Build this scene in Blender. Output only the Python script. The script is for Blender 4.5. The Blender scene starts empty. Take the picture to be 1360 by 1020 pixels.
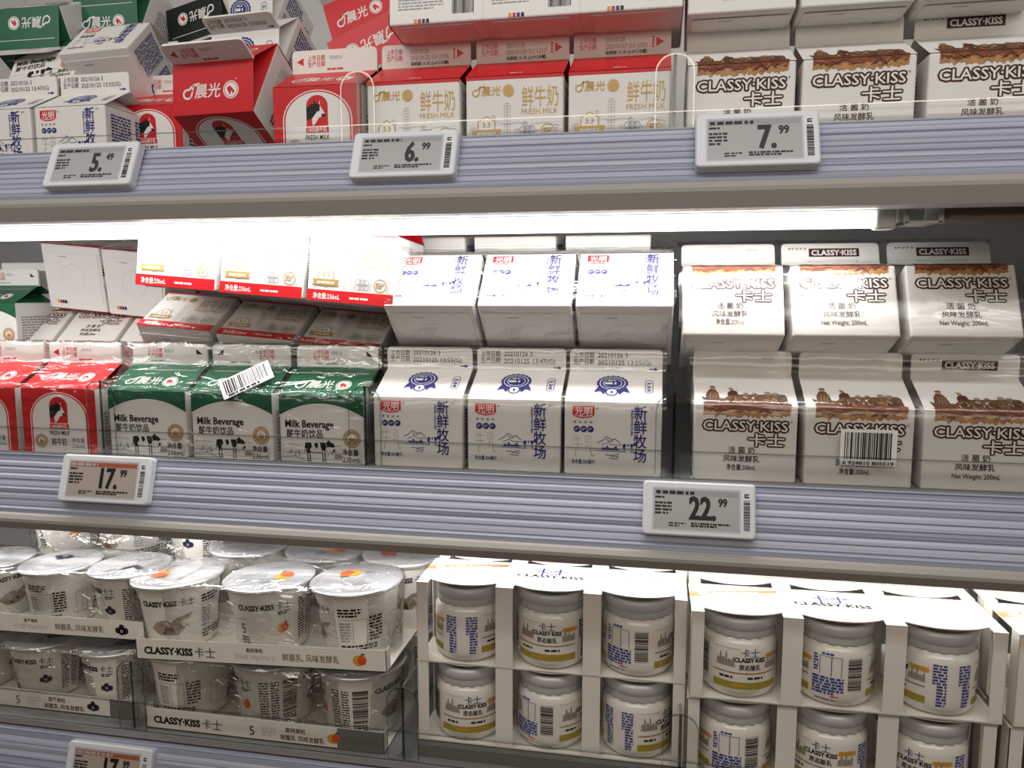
import bpy, math, random
from mathutils import Matrix, Vector
R = math.radians
sc = bpy.context.scene
COL = sc.collection

# ------------------------------------------------------------------ camera
cam = bpy.data.cameras.new('camera'); camo = bpy.data.objects.new('camera', cam); COL.objects.link(camo)
cam.sensor_width = 36.0; cam.lens = 36.0 * 1020 / 1360; cam.clip_start = 0.02
camo.location = (0, -0.553, 0)
camo.rotation_euler = (R(90 - 6.6), 0, R(10.55))
sc.camera = camo
# ------------------------------------------------------------------ view / world / lights
vs = sc.view_settings
vs.view_transform = 'Standard'; vs.look = 'None'; vs.gamma = 1; vs.use_curve_mapping = False
vs.exposure = 0.0
sc.cycles.transparent_max_bounces = 48
world = bpy.data.worlds.new('store'); sc.world = world; world.use_nodes = True
bg = world.node_tree.nodes['Background']
bg.inputs[0].default_value = (1.0, 0.82, 0.66, 1); bg.inputs[1].default_value = 0.09
_nt = world.node_tree                      # brighter ceiling half, dim brown floor half
_tc = _nt.nodes.new('ShaderNodeTexCoord'); _sx = _nt.nodes.new('ShaderNodeSeparateXYZ'); _cr = _nt.nodes.new('ShaderNodeValToRGB'); _mr = _nt.nodes.new('ShaderNodeMapRange')
_mr.inputs[1].default_value = -1; _cr.color_ramp.elements[0].position = 0.36; _cr.color_ramp.elements[0].color = (0.34, 0.20, 0.12, 1)
_cr.color_ramp.elements[1].position = 0.56; _cr.color_ramp.elements[1].color = (1.0, 0.86, 0.72, 1)
_nt.links.new(_tc.outputs['Generated'], _sx.inputs[0]); _nt.links.new(_sx.outputs['Z'], _mr.inputs[0]); _nt.links.new(_mr.outputs[0], _cr.inputs[0]); _nt.links.new(_cr.outputs[0], bg.inputs[0])

def area(name, loc, rot, sx, sy, power, color):
    l = bpy.data.lights.new(name, 'AREA'); l.shape = 'RECTANGLE'; l.size = sx; l.size_y = sy
    l.energy = power; l.color = color
    o = bpy.data.objects.new(name, l); COL.objects.link(o); o.location = loc; o.rotation_euler = rot
    return o
# rows of ceiling lights in the aisle behind the camera, and the lamp in the canopy of the case above the photo
area('aisle_light', (-0.3, -1.5, 1.9), (R(38), 0, 0), 2.6, 0.5, 10, (1.0, 0.88, 0.74))
area('aisle_light', (0.1, -1.7, 0.55), (R(75), 0, 0), 2.4, 0.35, 7.5, (1.0, 0.88, 0.74))
area('canopy_light', (-0.15, -0.36, 0.50), (R(48), 0, 0), 1.8, 0.05, 2.7, (0.98, 0.99, 1.0))
# the LED strips that hang under the two upper shelves (their tubes are built below)
area('strip_light', (-0.40, 0.000, 0.0435), (R(30), 0, 0), 1.10, 0.010, 1.45, (1.0, 0.985, 0.96))
area('strip_light', (-0.25, 0.030, -0.1965), (R(16), 0, 0), 1.50, 0.010, 1.05, (1.0, 0.985, 0.96))

random.seed(7)
# ------------------------------------------------------------------ materials
MATS = {}
def mat(name, col, rough=0.45, spec=0.35, metal=0.0, bump=0.0, bscale=300.0, coat=0.0, noise=0.0, nscale=60.0, sss=0.0):
    m = bpy.data.materials.new(name); m.use_nodes = True
    nt = m.node_tree; b = nt.nodes['Principled BSDF']
    b.inputs['Base Color'].default_value = (*col, 1); b.inputs['Roughness'].default_value = rough
    b.inputs['Specular IOR Level'].default_value = spec; b.inputs['Metallic'].default_value = metal
    b.inputs['Coat Weight'].default_value = coat; b.inputs['Coat Roughness'].default_value = 0.08
    if bump or noise:
        tc = nt.nodes.new('ShaderNodeTexCoord')
    if bump:
        n = nt.nodes.new('ShaderNodeTexNoise'); n.inputs['Scale'].default_value = bscale; n.inputs['Detail'].default_value = 3
        bp = nt.nodes.new('ShaderNodeBump'); bp.inputs['Strength'].default_value = bump; bp.inputs['Distance'].default_value = 0.001
        nt.links.new(tc.outputs['Object'], n.inputs['Vector']); nt.links.new(n.outputs['Fac'], bp.inputs['Height'])
        nt.links.new(bp.outputs['Normal'], b.inputs['Normal'])
    if noise:
        n = nt.nodes.new('ShaderNodeTexNoise'); n.inputs['Scale'].default_value = nscale; n.inputs['Detail'].default_value = 4
        r = nt.nodes.new('ShaderNodeMix'); r.data_type = 'RGBA'
        r.inputs[6].default_value = (*[c * (1 - noise) for c in col], 1); r.inputs[7].default_value = (*[min(1, c * (1 + noise)) for c in col], 1)
        nt.links.new(tc.outputs['Object'], n.inputs['Vector']); nt.links.new(n.outputs['Fac'], r.inputs[0]); nt.links.new(r.outputs[2], b.inputs['Base Color'])
    MATS[name] = m
    return m
mat('paper', (0.83, 0.81, 0.78), 0.38, 0.4, bump=0.05, bscale=40)
mat('card', (0.80, 0.76, 0.70), 0.55, 0.25, bump=0.06, bscale=500)
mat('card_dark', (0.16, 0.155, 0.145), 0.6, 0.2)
mat('red', (0.63, 0.015, 0.022), 0.36, 0.4)
mat('green', (0.010, 0.115, 0.050), 0.36, 0.4)
mat('choc', (0.006, 0.010, 0.006), 0.36, 0.4)
mat('white_ink', (0.85, 0.84, 0.82), 0.4)
mat('black', (0.012, 0.012, 0.012), 0.45)
mat('grey_ink', (0.33, 0.34, 0.35), 0.45)
mat('lightgrey_ink', (0.56, 0.57, 0.58), 0.45)
mat('navy', (0.022, 0.026, 0.20), 0.45)
mat('blue', (0.06, 0.075, 0.30), 0.45)
mat('brown', (0.055, 0.012, 0.006), 0.45)
mat('rust', (0.22, 0.06, 0.02), 0.5, noise=0.75, nscale=330)
mat('ochre', (0.45, 0.24, 0.10), 0.5, noise=0.5, nscale=260)
mat('sepia', (0.13, 0.062, 0.03), 0.5, noise=0.85, nscale=600)
mat('sketch', (0.33, 0.27, 0.21), 0.5, noise=0.5, nscale=420)
mat('gold', (0.50, 0.33, 0.10), 0.35, 0.5, metal=0.25)
mat('goldring', (0.46, 0.25, 0.07), 0.4)
mat('tan', (0.34, 0.20, 0.085), 0.45)
mat('olive', (0.38, 0.30, 0.045), 0.42)
mat('pill', (0.66, 0.35, 0.07), 0.42)
mat('skin_red', (0.66, 0.10, 0.03), 0.45, noise=0.5, nscale=160)
mat('fruit_orange', (0.75, 0.33, 0.04), 0.45, noise=0.45, nscale=200)
mat('berry', (0.018, 0.022, 0.045), 0.45, noise=0.8, nscale=200)
mat('leaf', (0.06, 0.12, 0.03), 0.5)
mat('yogurt_glass', (0.83, 0.79, 0.73), 0.10, 0.5, coat=0.6)
mat('lid_plastic', (0.60, 0.60, 0.61), 0.22, 0.5, metal=0.1)
mat('cup', (0.84, 0.80, 0.74), 0.35, 0.35)
mat('foil', (0.80, 0.80, 0.82), 0.26, 0.5, metal=0.6, bump=0.25, bscale=70)
mat('deck', (0.30, 0.30, 0.30), 0.35, 0.4)
mat('steel', (0.50, 0.50, 0.50), 0.35, 0.5, metal=0.2, noise=0.06, nscale=5)
mat('wall', (0.60, 0.60, 0.60), 0.4, 0.4, noise=0.05, nscale=4)
mat('bumper', (0.40, 0.38, 0.355), 0.38, 0.45)
mat('bumper_white', (0.78, 0.77, 0.76), 0.3, 0.5)
mat('tag_shell', (0.74, 0.76, 0.80), 0.38, 0.4)
mat('tag_frame', (0.52, 0.54, 0.62), 0.35, 0.5)
mat('screen', (0.40, 0.40, 0.40), 0.3, 0.4)
mat('screen_warm', (0.43, 0.37, 0.32), 0.3, 0.4)
mat('tag_red', (0.35, 0.10, 0.05), 0.4)
mat('housing', (0.60, 0.60, 0.58), 0.4, 0.4)
mat('housing_brown', (0.26, 0.21, 0.18), 0.4, 0.4)
mat('label_white', (0.86, 0.86, 0.85), 0.4)
# lavender strip, streaked along the shelf
m = mat('rail', (0.50, 0.51, 0.66), 0.30, 0.5)
nt = m.node_tree; b = nt.nodes['Principled BSDF']
tc = nt.nodes.new('ShaderNodeTexCoord'); mp = nt.nodes.new('ShaderNodeMapping'); mp.inputs['Scale'].default_value = (0.6, 150, 260)
nz = nt.nodes.new('ShaderNodeTexNoise'); nz.inputs['Scale'].default_value = 1.0; nz.inputs['Detail'].default_value = 3
cr = nt.nodes.new('ShaderNodeValToRGB')
cr.color_ramp.elements[0].position = 0.32; cr.color_ramp.elements[0].color = (0.28, 0.30, 0.41, 1)
cr.color_ramp.elements[1].position = 0.68; cr.color_ramp.elements[1].color = (0.50, 0.53, 0.66, 1)
nt.links.new(tc.outputs['Object'], mp.inputs[0]); nt.links.new(mp.outputs[0], nz.inputs[0]); nt.links.new(nz.outputs['Fac'], cr.inputs[0]); nt.links.new(cr.outputs[0], b.inputs['Base Color'])

def clear(name, tint, base, edge, rough, bump=0.0, bscale=(40, 40, 40), dist=0.003):
    """thin clear plastic: lets light straight through, mirrors more towards grazing angles"""
    m = bpy.data.materials.new(name); m.use_nodes = True; nt = m.node_tree; nt.nodes.clear()
    out = nt.nodes.new('ShaderNodeOutputMaterial'); mix = nt.nodes.new('ShaderNodeMixShader')
    tr = nt.nodes.new('ShaderNodeBsdfTransparent'); tr.inputs[0].default_value = (*tint, 1)
    gl = nt.nodes.new('ShaderNodeBsdfGlossy'); gl.inputs['Roughness'].default_value = rough; gl.inputs[0].default_value = (1, 1, 1, 1)
    lw = nt.nodes.new('ShaderNodeLayerWeight'); lw.inputs[0].default_value = 0.25
    mr = nt.nodes.new('ShaderNodeMapRange'); mr.inputs[3].default_value = base; mr.inputs[4].default_value = edge
    nt.links.new(lw.outputs['Fresnel'], mr.inputs[0]); nt.links.new(mr.outputs[0], mix.inputs[0])
    nt.links.new(tr.outputs[0], mix.inputs[1]); nt.links.new(gl.outputs[0], mix.inputs[2]); nt.links.new(mix.outputs[0], out.inputs[0])
    if bump:
        tc = nt.nodes.new('ShaderNodeTexCoord'); mp = nt.nodes.new('ShaderNodeMapping'); mp.inputs['Scale'].default_value = bscale
        mp.inputs['Rotation'].default_value = (0.3, 0.5, 0.4)
        n = nt.nodes.new('ShaderNodeTexNoise'); n.inputs['Scale'].default_value = 1; n.inputs['Detail'].default_value = 2.5; n.inputs['Distortion'].default_value = 0.8
        bp = nt.nodes.new('ShaderNodeBump'); bp.inputs['Strength'].default_value = bump; bp.inputs['Distance'].default_value = dist
        nt.links.new(tc.outputs['Object'], mp.inputs[0]); nt.links.new(mp.outputs[0], n.inputs[0]); nt.links.new(n.outputs['Fac'], bp.inputs['Height'])
        nt.links.new(bp.outputs[0], gl.inputs['Normal'])
    MATS[name] = m
clear('acrylic', (0.993, 0.996, 0.996), 0.0, 0.35, 0.03)
clear('acrylic_edge', (0.55, 0.62, 0.60), 0.25, 0.7, 0.15)
clear('acrylic_side', (0.965, 0.975, 0.975), 0.03, 0.5, 0.05)
clear('edge_dark', (0.22, 0.24, 0.24), 0.05, 0.5, 0.1)
clear('film', (0.985, 0.985, 0.985), 0.07, 0.5, 0.17, bump=1.0, bscale=(26, 60, 60), dist=0.006)
clear('film_tight', (0.985, 0.985, 0.985), 0.05, 0.45, 0.2, bump=0.8, bscale=(14, 30, 30), dist=0.004)
clear('film_loose', (0.97, 0.97, 0.97), 0.18, 0.62, 0.14, bump=1.0, bscale=(38, 38, 60), dist=0.012)
m = bpy.data.materials.new('led'); m.use_nodes = True; nt = m.node_tree; nt.nodes.clear()
o_ = nt.nodes.new('ShaderNodeOutputMaterial'); e_ = nt.nodes.new('ShaderNodeEmission'); e_.inputs[0].default_value = (1, 0.985, 0.95, 1); e_.inputs[1].default_value = 4
nt.links.new(e_.outputs[0], o_.inputs[0]); MATS['led'] = m

# ------------------------------------------------------------------ mesh builder (millimetres in, metres out)
class MB:
    def __init__(s): s.v = []; s.f = []; s.m = []; s.names = []; s.sm = []
    def mi(s, name):
        if name not in s.names: s.names.append(name)
        return s.names.index(name)
    def face(s, pts, m, smooth=False):
        k = len(s.v); s.v += [tuple(p) for p in pts]; s.f.append(tuple(range(k, k + len(pts)))); s.m.append(s.mi(m)); s.sm.append(smooth)
    def grid(s, rows, m, closed=False, smooth=True, flip=False):
        k = len(s.v); n = len(rows[0])
        for r in rows: s.v += [tuple(p) for p in r]
        for i in range(len(rows) - 1):
            for j in range(n if closed else n - 1):
                a = k + i * n + j; b2 = k + i * n + (j + 1) % n; c = b2 + n; d = a + n
                s.f.append((a, d, c, b2) if flip else (a, b2, c, d)); s.m.append(s.mi(m)); s.sm.append(smooth)
    def box(s, x0, x1, y0, y1, z0, z1, m, b=0.0, mz=None):
        """box with an optional bevel b; mz = material of the top face"""
        if b <= 0:
            P = [(x0, y0, z0), (x1, y0, z0), (x1, y1, z0), (x0, y1, z0), (x0, y0, z1), (x1, y0, z1), (x1, y1, z1), (x0, y1, z1)]
            for q, mm in (((0, 3, 2, 1), m), ((4, 5, 6, 7), mz or m), ((0, 1, 5, 4), m), ((1, 2, 6, 5), m), ((2, 3, 7, 6), m), ((3, 0, 4, 7), m)):
                s.face([P[i] for i in q], mm)
            return
        def ring(i, z):
            c = []
            for sx, sy, a0 in ((1, 1, 0), (-1, 1, 90), (-1, -1, 180), (1, -1, 270)):
                cx = x1 - b if sx > 0 else x0 + b; cy = y1 - b if sy > 0 else y0 + b
                for a in (0, 30, 60, 90):
                    t = R(a0 + a); c.append((cx + (b - i) * math.cos(t), cy + (b - i) * math.sin(t), z))
            return c
        rows = [ring(b * .8, z0), ring(b * .25, z0 + b * .25), ring(0, z0 + b * .8), ring(0, z1 - b * .8), ring(b * .25, z1 - b * .25), ring(b * .8, z1)]
        s.grid(rows, m, closed=True, smooth=False)
        s.face(rows[0][::-1], m); s.face(rows[-1], mz or m)
    def extrude_x(s, prof, x0, x1, m, caps=True, smooth=False, closed=True):
        n = len(prof)
        for i in range(n if closed else n - 1):
            a = prof[i]; b2 = prof[(i + 1) % n]
            mm = m[i] if isinstance(m, list) else m
            s.face([(x0, *a), (x1, *a), (x1, *b2), (x0, *b2)], mm, smooth)
        if caps and closed:
            mm = m[0] if isinstance(m, list) else m
            s.face([(x0, *p) for p in prof], mm); s.face([(x1, *p) for p in prof[::-1]], mm)
    def lathe(s, prof, m, n=40, a0=0, smooth=True, wob=None):
        rows = []
        for i, (r, z) in enumerate(prof):
            rows.append([((r + (wob(i, j) if wob else 0)) * math.cos(2 * math.pi * j / n), (r + (wob(i, j) if wob else 0)) * math.sin(2 * math.pi * j / n), z) for j in range(n)])
        s.grid(rows, m, closed=True, smooth=smooth)
    def mesh(s, name):
        me = bpy.data.meshes.new(name)
        me.from_pydata([(x * .001, y * .001, z * .001) for x, y, z in s.v], [], s.f)
        for nm in s.names: me.materials.append(MATS[nm])
        me.polygons.foreach_set('material_index', s.m); me.polygons.foreach_set('use_smooth', s.sm); me.update()
        return me

def link(name, me, parent=None, label=None):
    o = bpy.data.objects.new(name, me); COL.objects.link(o)
    if parent: o.parent = parent
    if label: o['label'] = label
    return o
def tag(o, label, cat, group=None, kind=None):
    if label: o['label'] = label
    if cat: o['category'] = cat
    if group: o['group'] = group
    if kind: o['kind'] = kind
    return o
def thing(name, label, cat, M=None, group=None):
    o = bpy.data.objects.new(name, None); COL.objects.link(o); o.empty_display_size = 0.02
    if M is not None: o.matrix_world = M
    return tag(o, label, cat, group)
def TR(x, y, z): return Matrix.Translation((x * .001, y * .001, z * .001))
def ROT(a, ax): return Matrix.Rotation(R(a), 4, ax)

# ------------------------------------------------------------------ print: flat artwork in millimetres, laid on a surface later
GL = {}
def glyphs(s, bold):
    k = (s, bold)
    if k not in GL:
        c = bpy.data.curves.new('print', 'FONT'); c.body = s; c.size = 1; c.resolution_u = 2; c.offset = bold
        o = bpy.data.objects.new('print', c); me = o.to_mesh()
        co = [v.co.xy[:] for v in me.vertices]
        GL[k] = [[co[i] for i in p.vertices] for p in me.polygons]
        o.to_mesh_clear(); bpy.data.objects.remove(o); bpy.data.curves.remove(c)
    return GL[k]
class Art:
    def __init__(s): s.p = []          # (polygon, material, layer)
    def poly(s, pts, m, L=1): s.p.append((list(pts), m, L)); return s
    def rect(s, x, y, w, h, m, L=1): return s.poly([(x, y), (x + w, y), (x + w, y + h), (x, y + h)], m, L)
    def ell(s, x, y, rx, ry, m, L=1, n=24, a0=0, a1=360):
        return s.poly([(x + rx * math.cos(R(a0 + (a1 - a0) * i / n)), y + ry * math.sin(R(a0 + (a1 - a0) * i / n))) for i in range(n + (0 if a1 - a0 == 360 else 1))], m, L)
    def ring(s, x, y, r, w, m, L=1, n=28, ky=1.0, a0=0, a1=360):
        for i in range(n):
            t0, t1 = R(a0 + (a1 - a0) * i / n), R(a0 + (a1 - a0) * (i + 1) / n)
            s.poly([(x + (r - w) * math.cos(t0), y + ky * (r - w) * math.sin(t0)), (x + r * math.cos(t0), y + ky * r * math.sin(t0)),
                    (x + r * math.cos(t1), y + ky * r * math.sin(t1)), (x + (r - w) * math.cos(t1), y + ky * (r - w) * math.sin(t1))], m, L)
        return s
    def line(s, pts, w, m, L=1):
        for (x0, y0), (x1, y1) in zip(pts, pts[1:]):
            d = math.hypot(x1 - x0, y1 - y0) or 1; nx, ny = -(y1 - y0) / d * w / 2, (x1 - x0) / d * w / 2
            ex, ey = (x1 - x0) / d * w * .3, (y1 - y0) / d * w * .3
            s.poly([(x0 - nx - ex, y0 - ny - ey), (x1 - nx + ex, y1 - ny + ey), (x1 + nx + ex, y1 + ny + ey), (x0 + nx - ex, y0 + ny - ey)], m, L)
        return s
    def text(s, t, x, y, h, m, al='l', bold=0.0, sx=1.0, rot=0, L=2, skew=0.0, w=None):
        """h = em height; al = l / c / r; w = fit to that width"""
        g = glyphs(t, bold)
        if not g: return s
        xs = [q[0] for p in glyphs(t, 0) for q in p]; a, b2 = min(xs), max(xs)
        if any(ord(q) > 0x2e80 for q in t): g = glyphs(t, min(bold, .014))
        if w: sx = w / ((b2 - a) * h)
        ox = {'l': -a, 'c': -(a + b2) / 2, 'r': -b2}[al]
        c_, s_ = math.cos(R(rot)), math.sin(R(rot))
        for p in g:
            q = []
            for px, py in p:
                u, v = (px + ox) * h * sx + skew * py * h, py * h
                q.append((x + u * c_ - v * s_, y + u * s_ + v * c_))
            s.poly(q, m, L)
        return s
    def small(s, x, y, w, h, n, m, L=1, seed=1, fill=.62, full=False):
        """print too small to read: n rows of dashes"""
        r = random.Random(seed); dy = h / n
        for i in range(n):
            cx = x; yy = y + h - (i + 1) * dy
            end = x + w * (1 if full or i < n - 1 else r.uniform(.5, .9))
            while cx < end - .3:
                ww = min(r.uniform(.5, 2.2) * dy * .9 + .3, end - cx)
                s.rect(cx, yy + dy * (1 - fill) / 2, ww, dy * fill, m, L); cx += ww + r.uniform(.15, .5) * dy
        return s
    def bars(s, x, y, w, h, m='black', L=3, seed=3, vert=False):
        r = random.Random(seed); c = 0; tot = h if vert else w
        while c < tot - .2:
            t = min(r.choice((.25, .25, .5, .5, .75, 1.0)) * tot / 26, tot - c)
            s.rect(x if vert else x + c, y + c if vert else y, w if vert else t, t if vert else h, m, L)
            c += t + r.choice((.25, .5, .5, .75)) * tot / 26
        return s
    def add(s, o, x=0, y=0, k=1.0, L=0):
        for p, m, l in o.p: s.p.append(([(px * k + x, py * k + y) for px, py in p], m, l + L))
        return s
def clip(poly, ax, lo, hi):
    for val, sg in ((lo, 1), (hi, -1)):
        if val is None: continue
        out = []
        for i in range(len(poly)):
            a, b2 = poly[i], poly[(i + 1) % len(poly)]; da, db = (a[ax] - val) * sg, (b2[ax] - val) * sg
            if da >= 0: out.append(a)
            if (da > 0 > db) or (da < 0 < db):
                t = da / (da - db); out.append((a[0] + (b2[0] - a[0]) * t, a[1] + (b2[1] - a[1]) * t))
        poly = out
        if len(poly) < 3: return []
    return poly
def lay(mb, art, f, lo=None, hi=None, ax=1, lift=.12, step=.05, cut=None):
    """lay artwork on a surface f(u, v, offset); keep only lo <= v <= hi; cut = slice long pieces every cut mm across u"""
    for p, m, L in art.p:
        if lo is not None or hi is not None:
            p = clip(p, ax, lo, hi)
            if len(p) < 3: continue
        ps = [p]
        if cut:
            us = [q[0] for q in p]; a, b2 = min(us), max(us)
            if b2 - a > cut:
                ps = []; k = math.floor(a / cut)
                while k * cut < b2:
                    q = clip(p, 0, k * cut, (k + 1) * cut)
                    if len(q) > 2: ps.append(q)
                    k += 1
        for q in ps: mb.face([f(u, v, lift + step * L) for u, v in q], m)

# ------------------------------------------------------------------ artwork pieces
def logo_swirl(A, x, y, h, m, L=2, circ=None):
    """a swirl, two characters and a round emblem with a cow's head"""
    A.ring(x + h * .45, y + h * .30, h * .36, h * .13, m, L, n=16, a0=60, a1=330)
    A.line([(x + h * .62, y + h * .62), (x + h * .9, y + h * .86), (x + h * 1.35, y + h * .92)], h * .15, m, L)
    A.line([(x + h * .72, y + h * .1), (x + h * .85, y + h * .5), (x + h * .9, y + h * .86)], h * .12, m, L)
    A.text('晨光', x + h * 1.0, y + h * .08, h * 1.0, m, bold=.012, L=L, skew=.12)
    cx = x + h * 3.75
    A.ring(cx, y + h * .42, h * .58, h * .07, m, L, n=20)
    A.ell(cx, y + h * .42, h * .46, h * .46, m, L, n=16)
    if circ: A.poly([(cx - h * .3, y + h * .5), (cx - h * .12, y + h * .7), (cx + h * .05, y + h * .58), (cx + h * .3, y + h * .3), (cx + h * .12, y + h * .12), (cx + h * .05, y + h * .36), (cx - h * .1, y + h * .05), (cx - h * .2, y + h * .3)], circ, L + 1)
def fat(A, t, x, y, h, bold, m, sx, L):
    """swollen lettering: the same word stamped round a small circle"""
    k = 8 if bold > .05 else 4; r = bold * h * .75
    for i in range(k): A.text(t, x + r * math.cos(2 * math.pi * i / k), y + r * math.sin(2 * math.pi * i / k), h, m, 'c', bold=bold * .25, sx=sx, L=L + i * .02)
def outlined(A, t, x, y, h, w, L=2, al='c'):
    g = glyphs(t, 0); xs = [q[0] for p in g for q in p]; sx = w / ((max(xs) - min(xs)) * h)
    r = random.Random(3)
    n = len(t); cw = w / n
    fat(A, t, x, y, h, .13, 'brown', sx, L); fat(A, t, x, y, h, .012, 'white_ink', sx, L + 2)
def cow(A, x, y, k, m='black'):
    """side view of a standing patched cow, k = length in mm"""
    P = lambda *q: A.poly([(x + a * k, y + b * k) for a, b in q], m, 2)
    P((0, .55), (.05, .62), (.2, .62), (.24, .5), (.16, .4), (.17, .3), (.08, .28), (.02, .38)); P((.3, .6), (.42, .62), (.44, .5), (.36, .42))
    P((.5, .63), (.68, .63), (.72, .5), (.66, .36), (.56, .38), (.52, .5)); P((.7, .62), (.8, .72), (.84, .66), (.96, .6), (1, .52), (.94, .48), (.82, .5), (.74, .48))
    for a in (.08, .16, .58, .66): A.line([(x + a * k, y + .34 * k), (x + (a + .01) * k, y + .02 * k)], .035 * k, m, 2)
    A.line([(x + .02 * k, y + .6 * k), (x - .02 * k, y + .3 * k)], .02 * k, m, 2); A.line([(x + .18 * k, y + .3 * k), (x + .55 * k, y + .3 * k)], .025 * k, m, 2)
def cow_head(A, x, y, k):
    """cow's head in profile on a red arched plate, k = width"""
    A.rect(x - k / 2, y, k, k * .85, 'red', 2); A.ell(x, y + k * .85, k / 2, k * .45, 'red', 2, a0=0, a1=180)
    q = lambda *p: [(x + a * k, y + b * k) for a, b in p]
    A.poly(q((-.5, .25), (-.5, .75), (-.3, .92), (-.02, .95), (0, .6), (-.25, .3)), 'black', 3)
    A.poly(q((-.25, .3), (0, .6), (0, .95), (.14, .86), (.36, .5), (.34, .4), (.1, .36), (-.1, .08), (-.22, .02)), 'white_ink', 3)
    A.poly(q((-.02, .95), (.14, .92), (.12, .62), (-.02, .6)), 'black', 4); A.poly(q((.2, .5), (.36, .5), (.38, .38), (.22, .36)), 'black', 4)
    A.poly(q((-.12, .92), (-.18, 1.1), (-.04, .98)), 'black', 4); A.poly(q((.08, .92), (.16, 1.08), (.14, .88)), 'white_ink', 4)
def badge(A, x, y, k, m='navy', ky=.85):
    """scalloped rosette with ribbon tails, k = radius"""
    for sg in (-1, 1): A.poly([(x + sg * k * .25, y - k * .4), (x + sg * k * .95, y - k * .5), (x + sg * k * 1.15, y - k * 1.25 * ky), (x + sg * k * .75, y - k * 1.05 * ky), (x + sg * k * .5, y - k * 1.5 * ky)], m, 1)
    n = 36; A.poly([(x + k * (1.06 if i % 2 else .97) * math.cos(2 * math.pi * i / n), y + ky * k * (1.06 if i % 2 else .97) * math.sin(2 * math.pi * i / n)) for i in range(n)], m, 2)
    A.ring(x, y, k * .84, k * .06, 'white_ink', 3, ky=ky); A.ring(x, y, k * .62, k * .05, 'white_ink', 3, ky=ky)
    A.small(x - k * .5, y - k * .16, k, k * .3, 1, 'white_ink', 3, seed=5, fill=.8); A.small(x - k * .3, y + k * .22, k * .6, k * .16, 1, 'white_ink', 3, seed=6)
    A.ring(x, y - k * 1.15 * ky, k * .42, k * .1, m, 3, n=18); A.ell(x, y - k * 1.15 * ky, k * .33, k * .33, 'white_ink', 3, n=14); A.line([(x, y - k * 1.3 * ky), (x, y - k * 1.02 * ky)], k * .12, m, 4)
def gold_ring(A, x, y, r, m='goldring'):
    A.ring(x, y, r, r * .14, m, 2); A.ring(x, y, r * .78, r * .2, m, 2); A.poly([(x - r * .4, y - r * .3), (x - r * .1, y + r * .3), (x + r * .1, y), (x + r * .3, y + r * .25), (x + r * .4, y - r * .3)], m, 2)
    A.rect(x - r * .5, y - r * .5, r, r * .14, m, 2)

W, H, RISE, FIN = 35.0, 54.0, 19.0, 17.0     # half width, body height, roof rise, fin height of a carton
S = math.hypot(W, RISE)
def ragged(r, x0, x1, y, amp, n):
    return [(x0 + (x1 - x0) * i / n, y + r.uniform(-amp, amp)) for i in range(n + 1)]
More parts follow.
